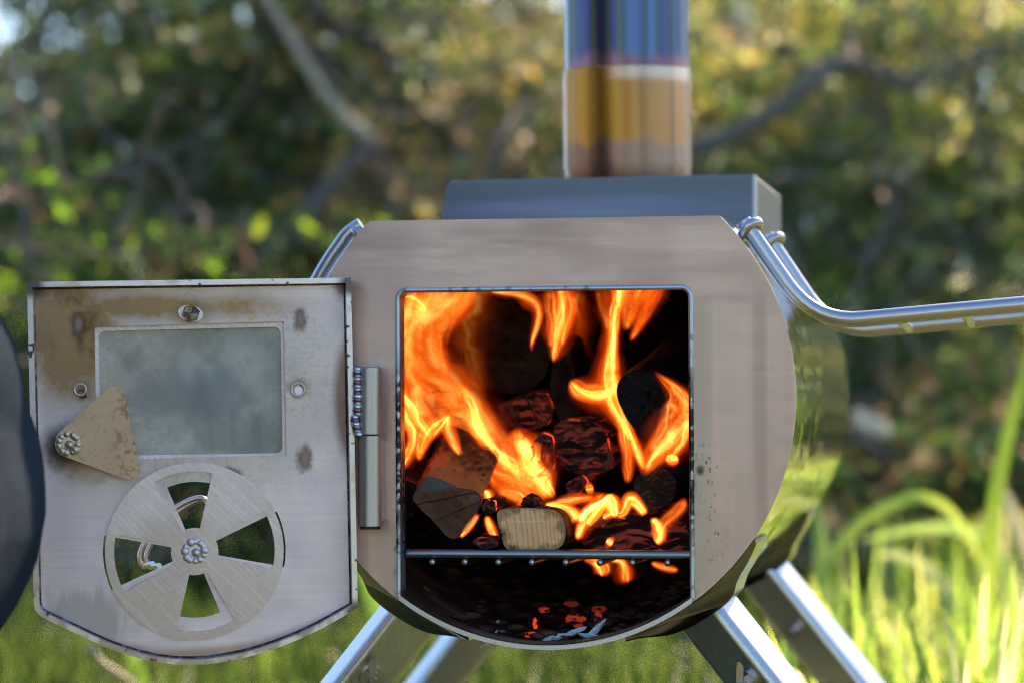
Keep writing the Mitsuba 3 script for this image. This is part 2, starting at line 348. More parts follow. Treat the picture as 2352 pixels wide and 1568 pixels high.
def soil_color(p, n, uv):
    f = fbm(p.x * 6, p.y * 6, 1); g = fbm(p.x * 60, p.y * 60, 2)
    c = mix((0.055, 0.055, 0.028), (0.085, 0.08, 0.045), g)
    return mix(c, (0.05, 0.075, 0.02), smoothstep(0.35, 0.6, f) * 0.8)
def denim_color(p, n, uv):
    f = fbm(p.x * 25, p.y * 25, p.z * 25); g = noise(p.x * 900, p.y * 900, p.z * 900)
    return mix((0.013, 0.018, 0.028), (0.030, 0.038, 0.054), f) * (0.8 + 0.4 * g)
def bark_twig(p, n, uv):
    f = fbm(p.x * 60, p.y * 60, p.z * 25)
    return mix((0.05, 0.042, 0.036), (0.13, 0.11, 0.095), f)
def dim(fn, k): return proc(lambda p, n, uv: fn(p, n, uv) * k)
VC = {'type': 'mesh_attribute', 'name': 'vertex_color'}

B = scene
B['plate_metal'] = principled(dim(plate_color, 0.72), proc(plate_rough), 0.9)
B['door_metal'] = principled(dim(door_color, 0.74), proc(door_rough), 0.85)
B['disc_metal'] = principled(dim(disc_color, 0.72), 0.38, 0.9)
B['flange_metal'] = principled(dim(flange_color, 0.74), 0.38, 0.9)
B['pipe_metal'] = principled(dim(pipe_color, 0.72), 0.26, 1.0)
B['sleeve_metal'] = principled(dim(sleeve_color, 0.72), 0.30, 1.0)
B['box_metal'] = principled(dim(box_color, 0.72), 0.36, 1.0)
B['barrel_metal'] = {'type': 'twosided', 'bsdf': {'type': 'bumpmap', 'arbitrary': proc(wave_bump), 'scale': 1.0, 'bsdf': {'type': 'principled', 'base_color': {'type': 'rgb', 'value': [0.70, 0.69, 0.66]}, 'metallic': 1.0, 'roughness': 0.055}}}
B['bracket_metal'] = principled((0.17, 0.168, 0.15), 0.25, 1.0)  # dark base stands in for dark ground mirrored in polished steel
B['leg_metal'] = principled(dim(brushed_color, 0.8), 0.30, 1.0)
B['wire_metal'] = principled((0.42, 0.39, 0.41), 0.27, 1.0)
B['dark_steel'] = principled((0.20, 0.20, 0.21), 0.28, 1.0)
B['edge_metal'] = principled((0.42, 0.38, 0.41), 0.35, 0.9)
B['soot'] = principled(proc(soot_color), 0.7, 0.0, specular=0.08)
B['char'] = {'type': 'twosided', 'bsdf': {'type': 'bumpmap', 'arbitrary': proc(char_bump), 'scale': 1.0, 'bsdf': {'type': 'principled', 'base_color': proc(char_color), 'roughness': 0.6, 'specular': 0.10}}}
B['firelit_burnt_bark'] = principled(proc(bark_color), 0.8, specular=0.1)
B['pale_wood'] = principled(proc(pale_grain), 0.85, specular=0.1)
B['scorched_wood'] = principled(proc(dark_grain), 0.85, specular=0.1)
B['ring_wood'] = principled(proc(ring_grain), 0.85, specular=0.1)
B['ember_skin'] = {'type': 'twosided', 'bsdf': {'type': 'bumpmap', 'arbitrary': proc(ember_bump), 'scale': 1.0, 'bsdf': {'type': 'principled', 'base_color': proc(ember_color), 'roughness': 0.8, 'specular': 0.05}}}
B['latch_metal'] = principled(proc(latch_color), 0.5, 0.5)
B['rust'] = principled(proc(rust_color), 0.5, 0.4)
B['rim_metal'] = principled(proc(rim_color), 0.35, 0.85)
B['rust_bead'] = principled((0.50, 0.38, 0.31), 0.3, 0.9)
B['seam'] = principled(proc(seam_color), 0.4, 0.8)
B['hinge_metal'] = principled((0.42, 0.37, 0.34), 0.42, 0.9)
B['weld'] = principled(proc(weld_color), 0.25, 0.95)
B['bead_metal'] = principled((0.60, 0.51, 0.53), 0.42, 0.9)
B['pane_glass'] = {'type': 'blendbsdf', 'weight': proc(glass_dirt), 'a': {'type': 'thindielectric'}, 'b': {'type': 'twosided', 'bsdf': {'type': 'principled', 'base_color': proc(glass_tint), 'roughness': 0.35}}}
B['ash'] = principled((0.42, 0.42, 0.46), 0.9)
B['soil'] = principled(proc(soil_color), 0.95)
B['denim'] = {'type': 'twosided', 'bsdf': {'type': 'diffuse', 'reflectance': proc(denim_color)}}
B['skin'] = principled((0.50, 0.31, 0.22), 0.5)
B['hair'] = principled((0.05, 0.035, 0.025), 0.6)
B['boot'] = principled((0.06, 0.045, 0.035), 0.6)
B['branch_bark'] = principled(proc(bark_twig), 0.9)
B['pale_bark'] = principled((0.27, 0.23, 0.17), 0.9)
B['stone_grey'] = principled((0.46, 0.38, 0.27), 0.8)
B['leaf'] = {'type': 'principledthin', 'base_color': VC, 'roughness': 0.28, 'diff_trans': 0.9, 'spec_trans': 0.0, 'eta': 1.45}
B['grass_leaf'] = {'type': 'principledthin', 'base_color': VC, 'roughness': 0.35, 'diff_trans': 1.0, 'spec_trans': 0.0, 'eta': 1.45}
B['flame_gas'] = {'type': 'mask', 'opacity': proc(lambda p, n, uv: mi.Float(0.012) + 0 * p.x), 'bsdf': {'type': 'diffuse', 'reflectance': {'type': 'rgb', 'value': 0.01}}}
B['flame_air'] = {'type': 'null'}
B['glow_skin'] = principled((0.06, 0.02, 0.015), 0.9)

# ------------------------------------------------------------------ ground
def ground():
    g = np.linspace(-1, 1, 121); g = np.sign(g) * (0.06 * np.abs(g) + 0.94 * np.abs(g) ** 4) * 60
    x, y = np.meshgrid(g, g, indexing='ij')
    z = (meshkit.fbm(np.stack([x * 0.9, y * 0.9, 0 * x], -1), 3, 5) - 0.5) * 0.05 * np.clip(np.hypot(x, y + 0.2) - 0.5, 0, 1)
    v = np.stack([x, y, z - 0.004], -1).reshape(-1, 3); n = len(g)
    i, j = np.meshgrid(np.arange(n - 1), np.arange(n - 1), indexing='ij'); k = i * n + j
    f = np.stack([k, k + n, k + n + 1, k + 1], -1).reshape(-1, 4)
    return (v, f)
scene['ground'] = ply(ground(), 'soil', smooth=True)
labels['ground'] = {'kind': 'structure', 'label': 'brown soil under the grass'}

# ------------------------------------------------------------------ the stove
R = 0.1156
stove = thing('camping_stove', 'small steel wood stove on four splayed legs, door open, fire inside', 'stove')
topz = 0.5 * (fp(855, 507)[1] + fp(1645, 497)[1]) - H
c0 = fp(1250, 912)
CZ = c0[1] - H
circ = sg.Point(0, CZ).buffer(R, 90)
cut = circ.intersection(sg.box(-1, -1, 1, topz))
ow0, ow1, ot = fp(916, 1000)[0], fp(1588, 1000)[0], 0.5 * (fp(1000, 666)[1] + fp(1500, 662)[1]) - H
rc = 0.0045
opening = sg.box(ow0, -0.3, ow1, ot).buffer(-rc).buffer(rc, 12)
plate = cut.difference(opening)
def lift(m): m.apply_translation([0, 0, H]); return m
part(stove, 'front_plate', ply(lift(xz_prism(plate, -0.0012, 0.0008)), 'plate_metal'))
# opening rim: turned-in lip
rim = [(ow0 - .0002, -0.0915), (ow0 - .0002, ot - rc)] + [(ow0 + rc - rc * math.cos(t) - .0002, ot - rc + rc * math.sin(t) + .0002) for t in np.linspace(.2, 1.37, 6)] + \
      [(ow1 - rc, ot + .0002)] + [(ow1 - rc + rc * math.sin(t) + .0002, ot - rc + rc * math.cos(t) + .0002) for t in np.linspace(.2, 1.37, 6)] + [(ow1 + .0002, ot - rc), (ow1 + .0002, -0.0915)]
rimp = np.array([(x, -0.0006, z + H) for x, z in rim])
inner = [(p[0], 0.010, p[2]) for p in rimp]
lipm = tube(rimp, 0.0013, 10)
sheet = sg.LineString(rim).buffer(0.0006, cap_style=2)
part(stove, 'opening_rim', ply(cat([lipm, lift(xz_prism(sheet, 0.0009, 0.012))]), 'rim_metal', smooth=40), 'blue grey turned-in rim of the firebox opening, sooty on its lower sides')
# barrel shell and sooty lining
Lb = 0.405
cin = cut.buffer(-0.0019, join_style=2)
part(stove, 'barrel', ply(lift(xz_prism(cut.difference(cin), 0.0009, Lb)), 'barrel_metal', smooth=30), 'mirror polished barrel reflecting the grass')
part(stove, 'back_plate', ply(lift(xz_prism(cut, Lb + 0.0002, Lb + 0.002)), 'barrel_metal'))
lin = cin.buffer(-0.0003)
part(stove, 'firebox_lining', ply(cat([lift(xz_prism(lin.difference(lin.buffer(-0.0012)), 0.0025, Lb - 0.002)), lift(xz_prism(lin, Lb - 0.0015, Lb - 0.0005))]), 'soot', smooth=30), 'soot-black inside of the firebox')
# lip: the barrel's cut front edge under the opening
lipring = circ.difference(circ.buffer(-0.0021)).intersection(opening)
part(stove, 'front_lip', ply(lift(xz_prism(lipring, -0.0012, 0.0008)), 'edge_metal'))
# flue box on the flat top
def flue_box():
    y0, y1 = 0.188, 0.352
    s = 0.0002
    x0, x1, zt = -0.0815, 0.0812, topz + 0.0320
    m = []
    prof = sg.Polygon([(x0 - 0.0035, topz + 0.0004), (x0, zt - 0.003), (x0 + 0.003, zt), (x1 - 0.0015, zt + 0.0006), (x1, zt - 0.0010), (x1 + 0.0, topz + 0.0004)])
    b = xz_prism(prof, y0, y1)
    return lift(b)
part(stove, 'flue_box', ply(flue_box(), 'box_metal', smooth=20), 'blue tinted steel box on the flat stove top')
part(stove + '__flue_box', 'edge', ply(lift(tube([(.0812 - .0006, .188 + .0006, topz + .001), (.0812 - .0006, .188 + .0006, topz + .0322)], .0014, 10)), 'edge_metal', smooth=40))
PY = 0.267
px_c = fp(1441, 300, PY)[0]
zs0, zs1 = topz + 0.0327, fp(1441, 165, PY)[1] - H
r_up, r_sl = (fp(1583, 80, PY)[0] - fp(1298, 80, PY)[0]) / 2, (fp(1588, 280, PY)[0] - fp(1295, 280, PY)[0]) / 2
def pipe(profile):
    m = lathe(profile, 96); m.apply_translation([px_c, PY, H]); return m
part(stove, 'chimney_pipe', ply(pipe([(r_up, zs1 - 0.03), (r_up, zs1 + 0.6), (r_up - 0.0008, zs1 + 0.6), (r_up - 0.0008, zs1 - 0.03)]), 'pipe_metal', smooth=40), 'heat blued stove pipe, heat tint and mirrored surroundings painted as blue and violet streaks')
part(stove, 'pipe_collar', ply(pipe([(r_sl - 0.0015, zs0), (r_sl - 0.001, zs0 + 0.003), (r_sl, zs0 + 0.012), (r_sl, zs1 - 0.001), (r_sl - 0.0004, zs1), (r_up + 0.0002, zs1)]), 'sleeve_metal', smooth=40), 'straw gold heat tinted pipe collar with brown lower band')

# legs with saddle brackets
def leg_section(w=0.0250, d=0.0235, r=0.0048, t=0.0012):
    o = sg.box(-w / 2, -d / 2, w / 2, d / 2).buffer(-r).buffer(r, 8)
    return o
def leg(side, y, bolt_at, y_splay):
    top = np.array([side * 0.0640, y, H - 0.0930 + CZ]); d = _unit([side * 0.62, y_splay, -0.78])
    L = (top[2]) / -d[2]
    sec = leg_section(); m = extrude(sec, L)
    # local frame: axis d; outer normal o, front normal f
    o = _unit(np.array([side * 0.78, 0, 0.62]) - d * (np.array([side * 0.78, 0, 0.62]) @ d)); f = np.cross(d, o) * side
    if f[1] > 0: f = -f
    a = math.radians(24)
    o2, f2 = o * math.cos(a) + f * -math.sin(a) * -1, f * math.cos(a) - o * math.sin(a)
    v = m.vertices
    m.vertices = top + v[:, :1] * o2 + v[:, 1:2] * f2 + v[:, 2:3] * d
    if np.linalg.det(np.array([o2, f2, d])) < 0: m.invert()
    k = part(stove, 'leg', ply(m, 'leg_metal', smooth=35))
    # pin with nut on the front face
    for q in bolt_at:
        c = top + d * q + f2 * 0.0116
        p0 = c
        bolt = cat([tube([c, c + f2 * 0.0030], 0.0058, 20), tube([c + f2 * 0.0030, c + f2 * 0.0062], 0.0042, 6), tube([c + f2 * 0.0062, c + f2 * 0.0090], 0.0022, 14)])
        kk = part(k, 'bolt', ply(bolt, 'wire_metal', smooth=35))
        if y < 0.2:
            wing = sg.Polygon([(-.0016, 0), (.0016, 0), (.0030, .0085), (.0022, .0105), (.0008, .0110), (-.0004, .0080)])
            wm = extrude(wing, 0.0012); v = wm.vertices
            wm.vertices = c + f2 * 0.0065 + o * 0 + v[:, :1] * np.array([side, 0, 0.1]) + v[:, 1:2] * _unit(np.array([-side * .15, -.1, 1])) - v[:, 2:3] * np.array([0, 1.0, 0])
            part(k, 'wing', ply(wm, 'wire_metal'))
    return k
for y, sp, q in ((0.044, -0.02, [0.046]), (0.352, 0.02, [0.044])):
    for s in (1, -1):
        leg(s, y, q, sp)
def bracket(side, y0, y1):
    pts = [(0.0968, -0.0665), (0.0905, -0.0790), (0.0868, -0.0860), (0.0845, -0.0920), (0.0620, -0.1072), (0.0500, -0.1098), (0.0365, -0.1120), (0.036, -0.105), (0.07, -0.085), (0.094, -0.062)]
    o_ = smooth_path(np.array(pts[:-3]), 6); pts = [*map(tuple, o_), *pts[-3:]]
    poly = sg.Polygon([(side * x, z + CZ) for x, z in pts]).buffer(0).difference(sg.Point(0, CZ).buffer(R + 0.0003, 90))
    m = lift(xz_prism(poly, y0, y1)); v = m.vertices
    out = np.hypot(v[:, 0], v[:, 2] - H - CZ) - R
    v[:, 1] += np.where(v[:, 1] < (y0 + y1) / 2, 1.0, -0.2) * np.clip(out, 0, 1); m.vertices = v  # front slanted so it mirrors the dark ground below
    return m
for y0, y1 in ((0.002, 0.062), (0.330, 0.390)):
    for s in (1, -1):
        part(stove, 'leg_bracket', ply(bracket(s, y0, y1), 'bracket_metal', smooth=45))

# wire side racks
def rack(side, folded):
    rk = []
    y0, y1 = (0.036, 0.160) if folded else (0.014, 0.140)
    r = 0.0037
    def P(x, y, z): return np.array([side * x, y, z + H])
    top0 = np.array([fp(1727, 528, .014)[0], fp(1727, 528, .014)[1] - H]); b0 = fp3(1882, 738, .014); e0 = fp3(2352, 697, .014)
    bx, bz = b0[0], b0[2] - H; sl = (e0[2] - b0[2]) / (e0[0] - b0[0]); L = 0.165
    def line(y, dz=0.0):
        if folded:
            return fillet([np.array([*fp(a, b_, .034)]) [[0, 0, 1]] * [1, 0, 1] + [0, y, 0] for a, b_ in ((828, 516), (797, 536), (734, 628), (690, 725), (668, 830), (668, 960))], 0.02)
        return fillet([P(top0[0] - .004, y, top0[1] + .004), P(bx - .002, y, bz - .001 + dz), P(bx + L, y, bz + sl * L + dz)], 0.022, 9)
    a, b = line(y0), line(y1, -.0018)
    rods = [tube(a, r, 16), tube(b, r, 16)]
    e, g = a[-1], b[-1]
    rods.append(tube([e, g], r, 16))
    key = part(stove, 'side_rack', ply(cat(rods), 'wire_metal', smooth=40), 'bent wire side rack swung out over the grass' if not folded else 'bent wire side rack hanging behind the door')
    for yy in (y0, y1):
        c = P(top0[0] - .0005, yy, top0[1] + .0003)
        ring = trimesh.creation.torus(0.0046, 0.0023, major_sections=28, minor_sections=12)
        M = np.eye(4); zax = _unit(np.array([side * .55, -.28, -.62])); xa = _unit(np.cross(zax, [0, 1, 0])); M[:3, 0], M[:3, 1], M[:3, 2], M[:3, 3] = xa, np.cross(zax, xa), zax, c
        ring.apply_transform(M)
        lug = tube([c + np.array([-side * .006, 0, -.0015]), c + np.array([-side * .013, .002, -.006])], 0.0028, 12)
        part(key, 'eye', ply(cat([ring, lug]), 'wire_metal', smooth=40))
    if not folded:
        for fx in (0.036, 0.066, 0.100, 0.134):
            x, z = bx + fx, bz + sl * fx
            part(key, 'crossbar', ply(tube([P(x, y0 + .002, z - .002), P(x, y1 - .002, z - .004)], 0.0022, 12), 'wire_metal', smooth=40))
    return key
rack(1, False); rack(-1, True)

# grate
gy0, gz = 0.010, fp(1250, 1272, 0.010)[1]
gk = part(stove, 'grate', ply(tube([(ow0 + .0015, gy0, gz), (ow1 - .0015, gy0, gz)], 0.0023, 14), 'dark_steel', smooth=40), 'soot-darkened steel grate across the firebox')
gkey = gk
part(gkey, 'rear_bar', ply(tube([(ow0 - .02, 0.30, gz), (ow1 + .02, 0.30, gz)], 0.0023, 14), 'dark_steel', smooth=40))
for i, x in enumerate((990, 1065, 1142, 1219, 1297, 1376, 1451, 1532)):
    X = fp(x, 1283, 0.005)[0]
    p = [(X, 0.0062 + .0016 * (1 - math.cos(t)), gz - 0.0036) for t in np.linspace(.15, 1.57, 7)] + [(X, 0.31, gz - 0.0036)]
    part(gkey, 'bar', ply(tube(p, [.0016 * math.sin(t) for t in np.linspace(.15, 1.57, 7)] + [.0016], 14), 'wire_metal', smooth=60))

# hinge
hz = [fp(850, y, -0.014)[1] for y in (842, 998, 1002, 1205, 1214)]
hx, hy, hr = DP[0], -0.0150, 0.0054
def knuckle(z0, z1, r): return tube([(hx, hy, z) for z in (z0, z0 + 0.0004, z1 - .0004, z1)], [r - .0005, r, r, r - .0005], 32)
hk = part(stove, 'hinge', ply(knuckle(hz[2], hz[3], hr), 'hinge_metal', smooth=35))
part(hk, 'upper_knuckle', ply(knuckle(hz[1], hz[0], hr), 'hinge_metal', smooth=35))
part(hk, 'pin', ply(tube([(hx, hy, hz[1] - .001), (hx, hy, hz[2] + .001)], hr - .002, 20), 'soot', smooth=35))
part(hk, 'end_cap', ply(tube([(hx, hy, hz[3]), (hx, hy, hz[4])], hr - .0006, 24), 'soot', smooth=35))
part(hk, 'hinge_leaf', ply(box((hx + 0.0015, -0.0062, (hz[2] + hz[3]) / 2), (0.006, 0.0095, abs(hz[3] - hz[2]) - .004)), 'edge_metal'))

# ------------------------------------------------------------------ the door
outline_px = [(62, 648), (200, 646), (500, 642), (806, 638), (812, 900), (822, 1393), (790, 1414), (740, 1442), (690, 1466), (645, 1484), (600, 1499), (560, 1510), (520, 1518), (480, 1524), (440, 1526),
              (400, 1525), (360, 1520), (320, 1511), (280, 1499), (240, 1484), (200, 1466), (160, 1447), (120, 1428), (92, 1414), (80, 1400), (77, 1380), (70, 1000)]
DOUT = dpoly(outline_px)
WP = -0.0095
def dcirc(px, py, r, w=WP): c = dxy(px, py, w); return sg.Point(*c).buffer(r, 24)
win_o = dpoly([(217, 751), (652, 738), (658, 1046), (222, 1056)], WP)
win_i = dpoly([(226, 760), (645, 750), (650, 1040), (232, 1046)], WP).buffer(-0.003).buffer(0.003, 8)
DC = dxy(447, 1265, WP); px = 0.0001965
def sector(c, a0, a1, r0, r1):
    a = np.radians(np.linspace(a0, a1, 18))
    o = [(c[0] + r1 * math.sin(t), c[1] + r1 * math.cos(t)) for t in a]; i = [(c[0] + r0 * math.sin(t), c[1] + r0 * math.cos(t)) for t in a[::-1]]
    return sg.Polygon(o + i)
door_holes = [sector(DC, -22.5, 17, 42 * px, 162 * px), sector(DC, 65, 101, 44 * px, 212 * px), sector(DC, 158, 194, 44 * px, 155 * px), sector(DC, 246, 281, 52 * px, 212 * px)]
screw_l, screw_r = dcirc(190, 902, 0.0025), dcirc(684, 892, 0.0030)
panel = DOUT.buffer(-0.0006)
for h in [win_o, *door_holes, screw_l, screw_r]: panel = panel.difference(h)
door = part(stove, 'door', ply(d_prism(panel, WP - 0.0010, WP), 'door_metal'), 'open door seen from inside, heat stained, with window and round air vent')
fl = DOUT.difference(DOUT.buffer(-0.0024, join_style=2))
part(door, 'flange', ply(d_prism(fl, WP - 0.0022, 0.0), 'flange_metal', smooth=25))
bend = DOUT.buffer(-0.0023, join_style=2)
part(door, 'weld_seam', ply(door_mesh(tube(np.array([(x, y, WP + 0.0006) for x, y in list(bend.exterior.coords)]), 0.0009, 8)), 'seam', smooth=40), 'dark welded seam round the inside of the flange')
part(door, 'window_frame', ply(d_prism(win_o.buffer(0.004, join_style=2).difference(win_i), WP - 0.0050, WP - 0.0034), 'disc_metal'))
part(door, 'window_pane', ply(d_prism(win_o.buffer(0.003), WP - 0.0072, WP - 0.0054), 'pane_glass'), 'smoke-hazed window pane with grey smears')
for rect, w in ((win_o, None),):
    ring = rect.buffer(0.0004, join_style=2).difference(rect)
    part(door, 'window_edge', ply(d_prism(ring, WP - 0.0032, WP - 0.0012), 'edge_metal'))
# fixing bolt with tab washer
bc = dxy(438, 720, WP)
def dring(c, r0, r1, w0, w1, n=32): return d_prism(sg.Point(*c).buffer(r1, n).difference(sg.Point(*c).buffer(r0, n)) if r0 > 0 else sg.Point(*c).buffer(r1, n), w0, w1)
hexa = sg.Polygon([(bc[0] + .0042 * math.cos(t), bc[1] + .0042 * math.sin(t)) for t in np.radians(np.arange(0, 360, 60) + 12)])
bolt = part(door, 'bolt', ply(cat([d_prism(hexa, WP + .0012, WP + .0040), dring(bc, 0, .0036, WP + .0040, WP + .0044)]), 'rust', smooth=25), 'rusty hexagon bolt head with stamped marks above the window')
part(bolt, 'washer', ply(cat([d_prism(affinity.rotate(affinity.scale(sg.Point(*bc).buffer(0.0046, 20), 1.25, 0.8), -12), WP + .0002, WP + .0010)]), 'bead_metal'))
for t, du, dv in (('A2', -.0026, .0006), ('70', .0000, -.0022)):
    lm = meshkit.text_mesh(t, 0.0017, 0.0004, bold=True); lm.apply_translation([bc[0] + du, bc[1] + dv, WP + .0044])
    part(bolt, 'lettering', ply(door_mesh(lm), 'dark_steel'))
# screw tips in the two side holes
for c, m, r in ((dxy(686, 896, WP), 'bead_metal', .0020), (dxy(186, 896, WP), 'rust', .0016)):
    part(door, 'screw', ply(door_mesh(cat([tube([(c[0], c[1], WP - .006), (c[0], c[1], WP - .0008)], r, 20)])), m, smooth=35))
    part(door, 'screw_collar', ply(door_mesh((lambda t: (t.apply_translation([c[0] - .0004, c[1] + .0004, WP]), t)[1])(trimesh.creation.torus(r + .0010, .0006, major_sections=28, minor_sections=8))), 'bead_metal', smooth=40))
# latch plate: rounded triangle
def rounded(pts_r, w):
    return shapely.convex_hull(shapely.union_all([sg.Point(*dxy(x, y, w)).buffer(r * px, 16) for x, y, r in pts_r]))
lt = rounded([(160, 1016, 34), (262, 912, 25), (297, 1077, 24)], 0.0)
latch = part(door, 'latch', ply(d_prism(lt, -0.0030, -0.0014), 'latch_metal', smooth=25), 'tan rust-speckled triangular latch plate')
lc = dxy(156, 1018, 0)
part(door, 'latch_shaft', ply(dring(lc, 0, .0046, WP, -.0031), 'dark_steel', smooth=30))
def lumpy(c, r, w, h, seed, n=9):
    m = [dring(c, 0, r, w, w + h * .4, 28)]
    g = np.random.default_rng(seed)
    for k in range(n):
        a = 2 * math.pi * k / n + g.uniform(-.15, .15); s = trimesh.creation.icosphere(2, r * g.uniform(.24, .33)); s.vertices[:, 2] *= .5
        s.apply_translation([c[0] + r * .74 * math.cos(a), c[1] + r * .74 * math.sin(a), w + h * .35]); m.append(door_mesh(s))
    s = trimesh.creation.icosphere(3, r * .36); s.apply_translation([c[0] + r * .1, c[1] - r * .1, w + h * .3]); m.append(door_mesh(s))
    return cat(m)
part(latch, 'weld_bead', ply(lumpy(lc, .0058, -.0014, .0016, 3, 11), 'rust_bead', smooth=50))
# air damper disc
disc = sg.Point(*DC).buffer(207 * px, 64)
for a in (-8, 82, 172, 262): disc = disc.difference(sector(DC, a - 21.5, a + 21.5, 45 * px, 186 * px))
damper = part(door, 'air_vent_disc', ply(d_prism(disc, WP + 0.0004, WP + 0.0014), 'disc_metal'), 'rotating round vent disc with four wedge openings')
part(damper, 'hub', ply(dring(DC, 0, 55 * px, WP + .0014, WP + .0017), 'disc_metal', smooth=25))
part(damper, 'weld_bead', ply(lumpy(DC, .0060, WP + .0014, .0012, 5, 12), 'bead_metal', smooth=50))
# wire pull behind the door
hp = [dxy(*q, WP - .016) for q in ((330, 1300), (322, 1270), (345, 1225), (385, 1180), (430, 1150), (465, 1143), (478, 1160), (476, 1190))]
wires = []
for off, dw in ((0, 0), (.0030, -.010)):
    q = smooth_path(np.array([(a + off, b - off * .3, WP - .016 + dw) for a, b in hp]), 6)
    q = np.vstack([[q[0][0] + .004, q[0][1] + .002, WP - .002], q, [q[-1][0], q[-1][1] - .006, WP - .002]])
    wires.append(tube(q, 0.0013, 10))
part(door, 'wire_pull', ply(door_mesh(cat(wires)), 'wire_metal', smooth=40))
# weld bead joining flange and hinge knuckle
g = np.random.default_rng(11); wm = []
zz = np.linspace(hz[0] - .001, hz[1] + .0002, 20)
for k, z in enumerate(zz):
    s = trimesh.creation.icosphere(2, 1.0); s.vertices *= np.array([.0021, .0021, .0016]) * g.uniform(.9, 1.12)
    s.apply_translation([hx - hr + .0006 + .0012 * math.sin(k * .35) * (k > 13), hy - .0042, z]); wm.append(s)
part(hk, 'weld_bead', ply(cat(wm), 'weld', smooth=50), 'rippled purple and silver weld bead')

# ------------------------------------------------------------------ firewood
def outline(pts_px, y, n=44, k=3):
    p = np.array([fp(a, b, y) for a, b in pts_px]); p = np.vstack([p, p[:1]])
    t = np.concatenate([[0], np.cumsum(np.linalg.norm(np.diff(p, axis=0), axis=1))]); u = np.linspace(0, t[-1], n, endpoint=False)
    q = np.stack([np.interp(u, t, p[:, 0]), np.interp(u, t, p[:, 1])], 1)
    for _ in range(k): q = 0.5 * q + 0.25 * (np.roll(q, 1, 0) + np.roll(q, -1, 0))
    return q
def log_mesh(ring, y, axis, length, amp=0.0012, seed=0, rings=22, taper=1.0):
    axis = np.asarray(axis, float); n = len(ring); c = ring.mean(0); V = []
    for k in range(rings):
        t = k / (rings - 1); s = 1 + (taper - 1) * t
        q = c + (ring - c) * s
        p = np.stack([q[:, 0], np.full(n, y), q[:, 1]], 1) + axis * length * t
        d = (meshkit.fbm(p * 140 + seed * 9.1, 4, seed) - 0.5) * 2 * amp * (0.35 if k == 0 else 1)
        o = np.stack([q[:, 0] - c[0], 0 * q[:, 0], q[:, 1] - c[1]], 1); o /= np.linalg.norm(o, axis=1, keepdims=True) + 1e-9
        V.append(p + o * d[:, None])
    V = np.array(V).reshape(-1, 3); F = []
    i, j = np.meshgrid(np.arange(rings - 1), np.arange(n), indexing='ij')
    q = np.stack([i * n + j, i * n + (j + 1) % n, (i + 1) * n + (j + 1) % n, (i + 1) * n + j], -1).reshape(-1, 4)
    F = np.vstack([q[:, [0, 1, 2]], q[:, [0, 2, 3]]])
    a = (rings - 1) * n; V = np.vstack([V, [V[a:].mean(0)]])
    F = np.vstack([F, [[a + k, a + (k + 1) % n, len(V) - 1] for k in range(n)]])
    m = tm(V, F); front = V[:n]
    cap = [front.mean(0) + [0, -.0004, 0]]
    rr = [front.mean(0) + (front - front.mean(0)) * s for s in (0.2, 0.4, 0.6, 0.8, 0.985)]
    cv = np.vstack([cap, *rr]); cv[1:, 1] += (meshkit.fbm(cv[1:] * 230, 4, seed + 3) - .5) * (.0012 if amp < .0018 else .0075) - .0003; cf = []
    for k in range(n):
        b = (k + 1) % n; cf.append([0, 1 + k, 1 + b])
        for r_ in range(4): cf += [[1 + r_ * n + k, 1 + (r_ + 1) * n + k, 1 + (r_ + 1) * n + b], [1 + r_ * n + k, 1 + (r_ + 1) * n + b, 1 + r_ * n + b]]
    cm = tm(cv, cf)
    return m, cm
def log(label, pts, y, axis, length, skin, face, amp=.0012, seed=0, taper=1.0, n=44, k=3):
    t = thing('log', label, 'log')
    m, c = log_mesh(outline(pts, y, n, k), y, axis, length, amp, seed, taper=taper)
    part(t, 'bark', ply(m, skin, smooth=50)); part(t, 'cut_face', ply(c, face, smooth=50))
    return t
log('split log with a pale sawn end resting on the front of the grate', [(1140, 1172), (1160, 1166), (1230, 1164), (1275, 1170), (1296, 1188), (1301, 1215), (1298, 1250), (1280, 1262), (1200, 1264), (1160, 1262), (1150, 1235), (1143, 1205)], 0.012, (0.03, .98, .02), 0.16, 'char', 'pale_wood', .0010, 1, k=1)
log('brown scorched log tilted on its edge at the left of the grate', [(944, 1140), (962, 1120), (978, 1092), (1010, 1098), (1050, 1120), (1092, 1124), (1108, 1140), (1098, 1175), (1078, 1215), (1052, 1238), (1030, 1236), (995, 1195), (962, 1165)], 0.030, (0.02, .90, .42), 0.085, 'firelit_burnt_bark', 'scorched_wood', .0012, 2, k=1)
log('thick black charred log sloping in at the upper right of the fire', [(1412, 905), (1420, 868), (1450, 848), (1500, 850), (1545, 880), (1562, 930), (1552, 985), (1520, 1022), (1480, 1010), (1440, 965)], 0.060, (0.30, .80, .30), 0.075, 'char', 'char', .0022, 3, taper=1.1)
log('round black log end poking in at the lower right above the grate', [(1452, 1120), (1460, 1092), (1485, 1072), (1520, 1070), (1548, 1088), (1556, 1118), (1548, 1148), (1525, 1168), (1492, 1170), (1464, 1150)], 0.040, (0.40, .90, .08), 0.07, 'char', 'ring_wood', .0012, 4)
log('large blue-black charred block hanging in the middle of the flames', [(1010, 760), (1040, 700), (1100, 672), (1180, 680), (1245, 720), (1272, 790), (1262, 860), (1215, 908), (1150, 905), (1090, 880), (1040, 830)], 0.130, (0.02, .98, .12), 0.20, 'char', 'char', .0030, 5)
log('narrow charred stick standing upright behind the central flame', [(1272, 800), (1290, 765), (1306, 790), (1318, 850), (1335, 930), (1330, 975), (1285, 975), (1262, 900)], 0.110, (0.05, .95, .05), 0.08, 'char', 'char', .0020, 6)
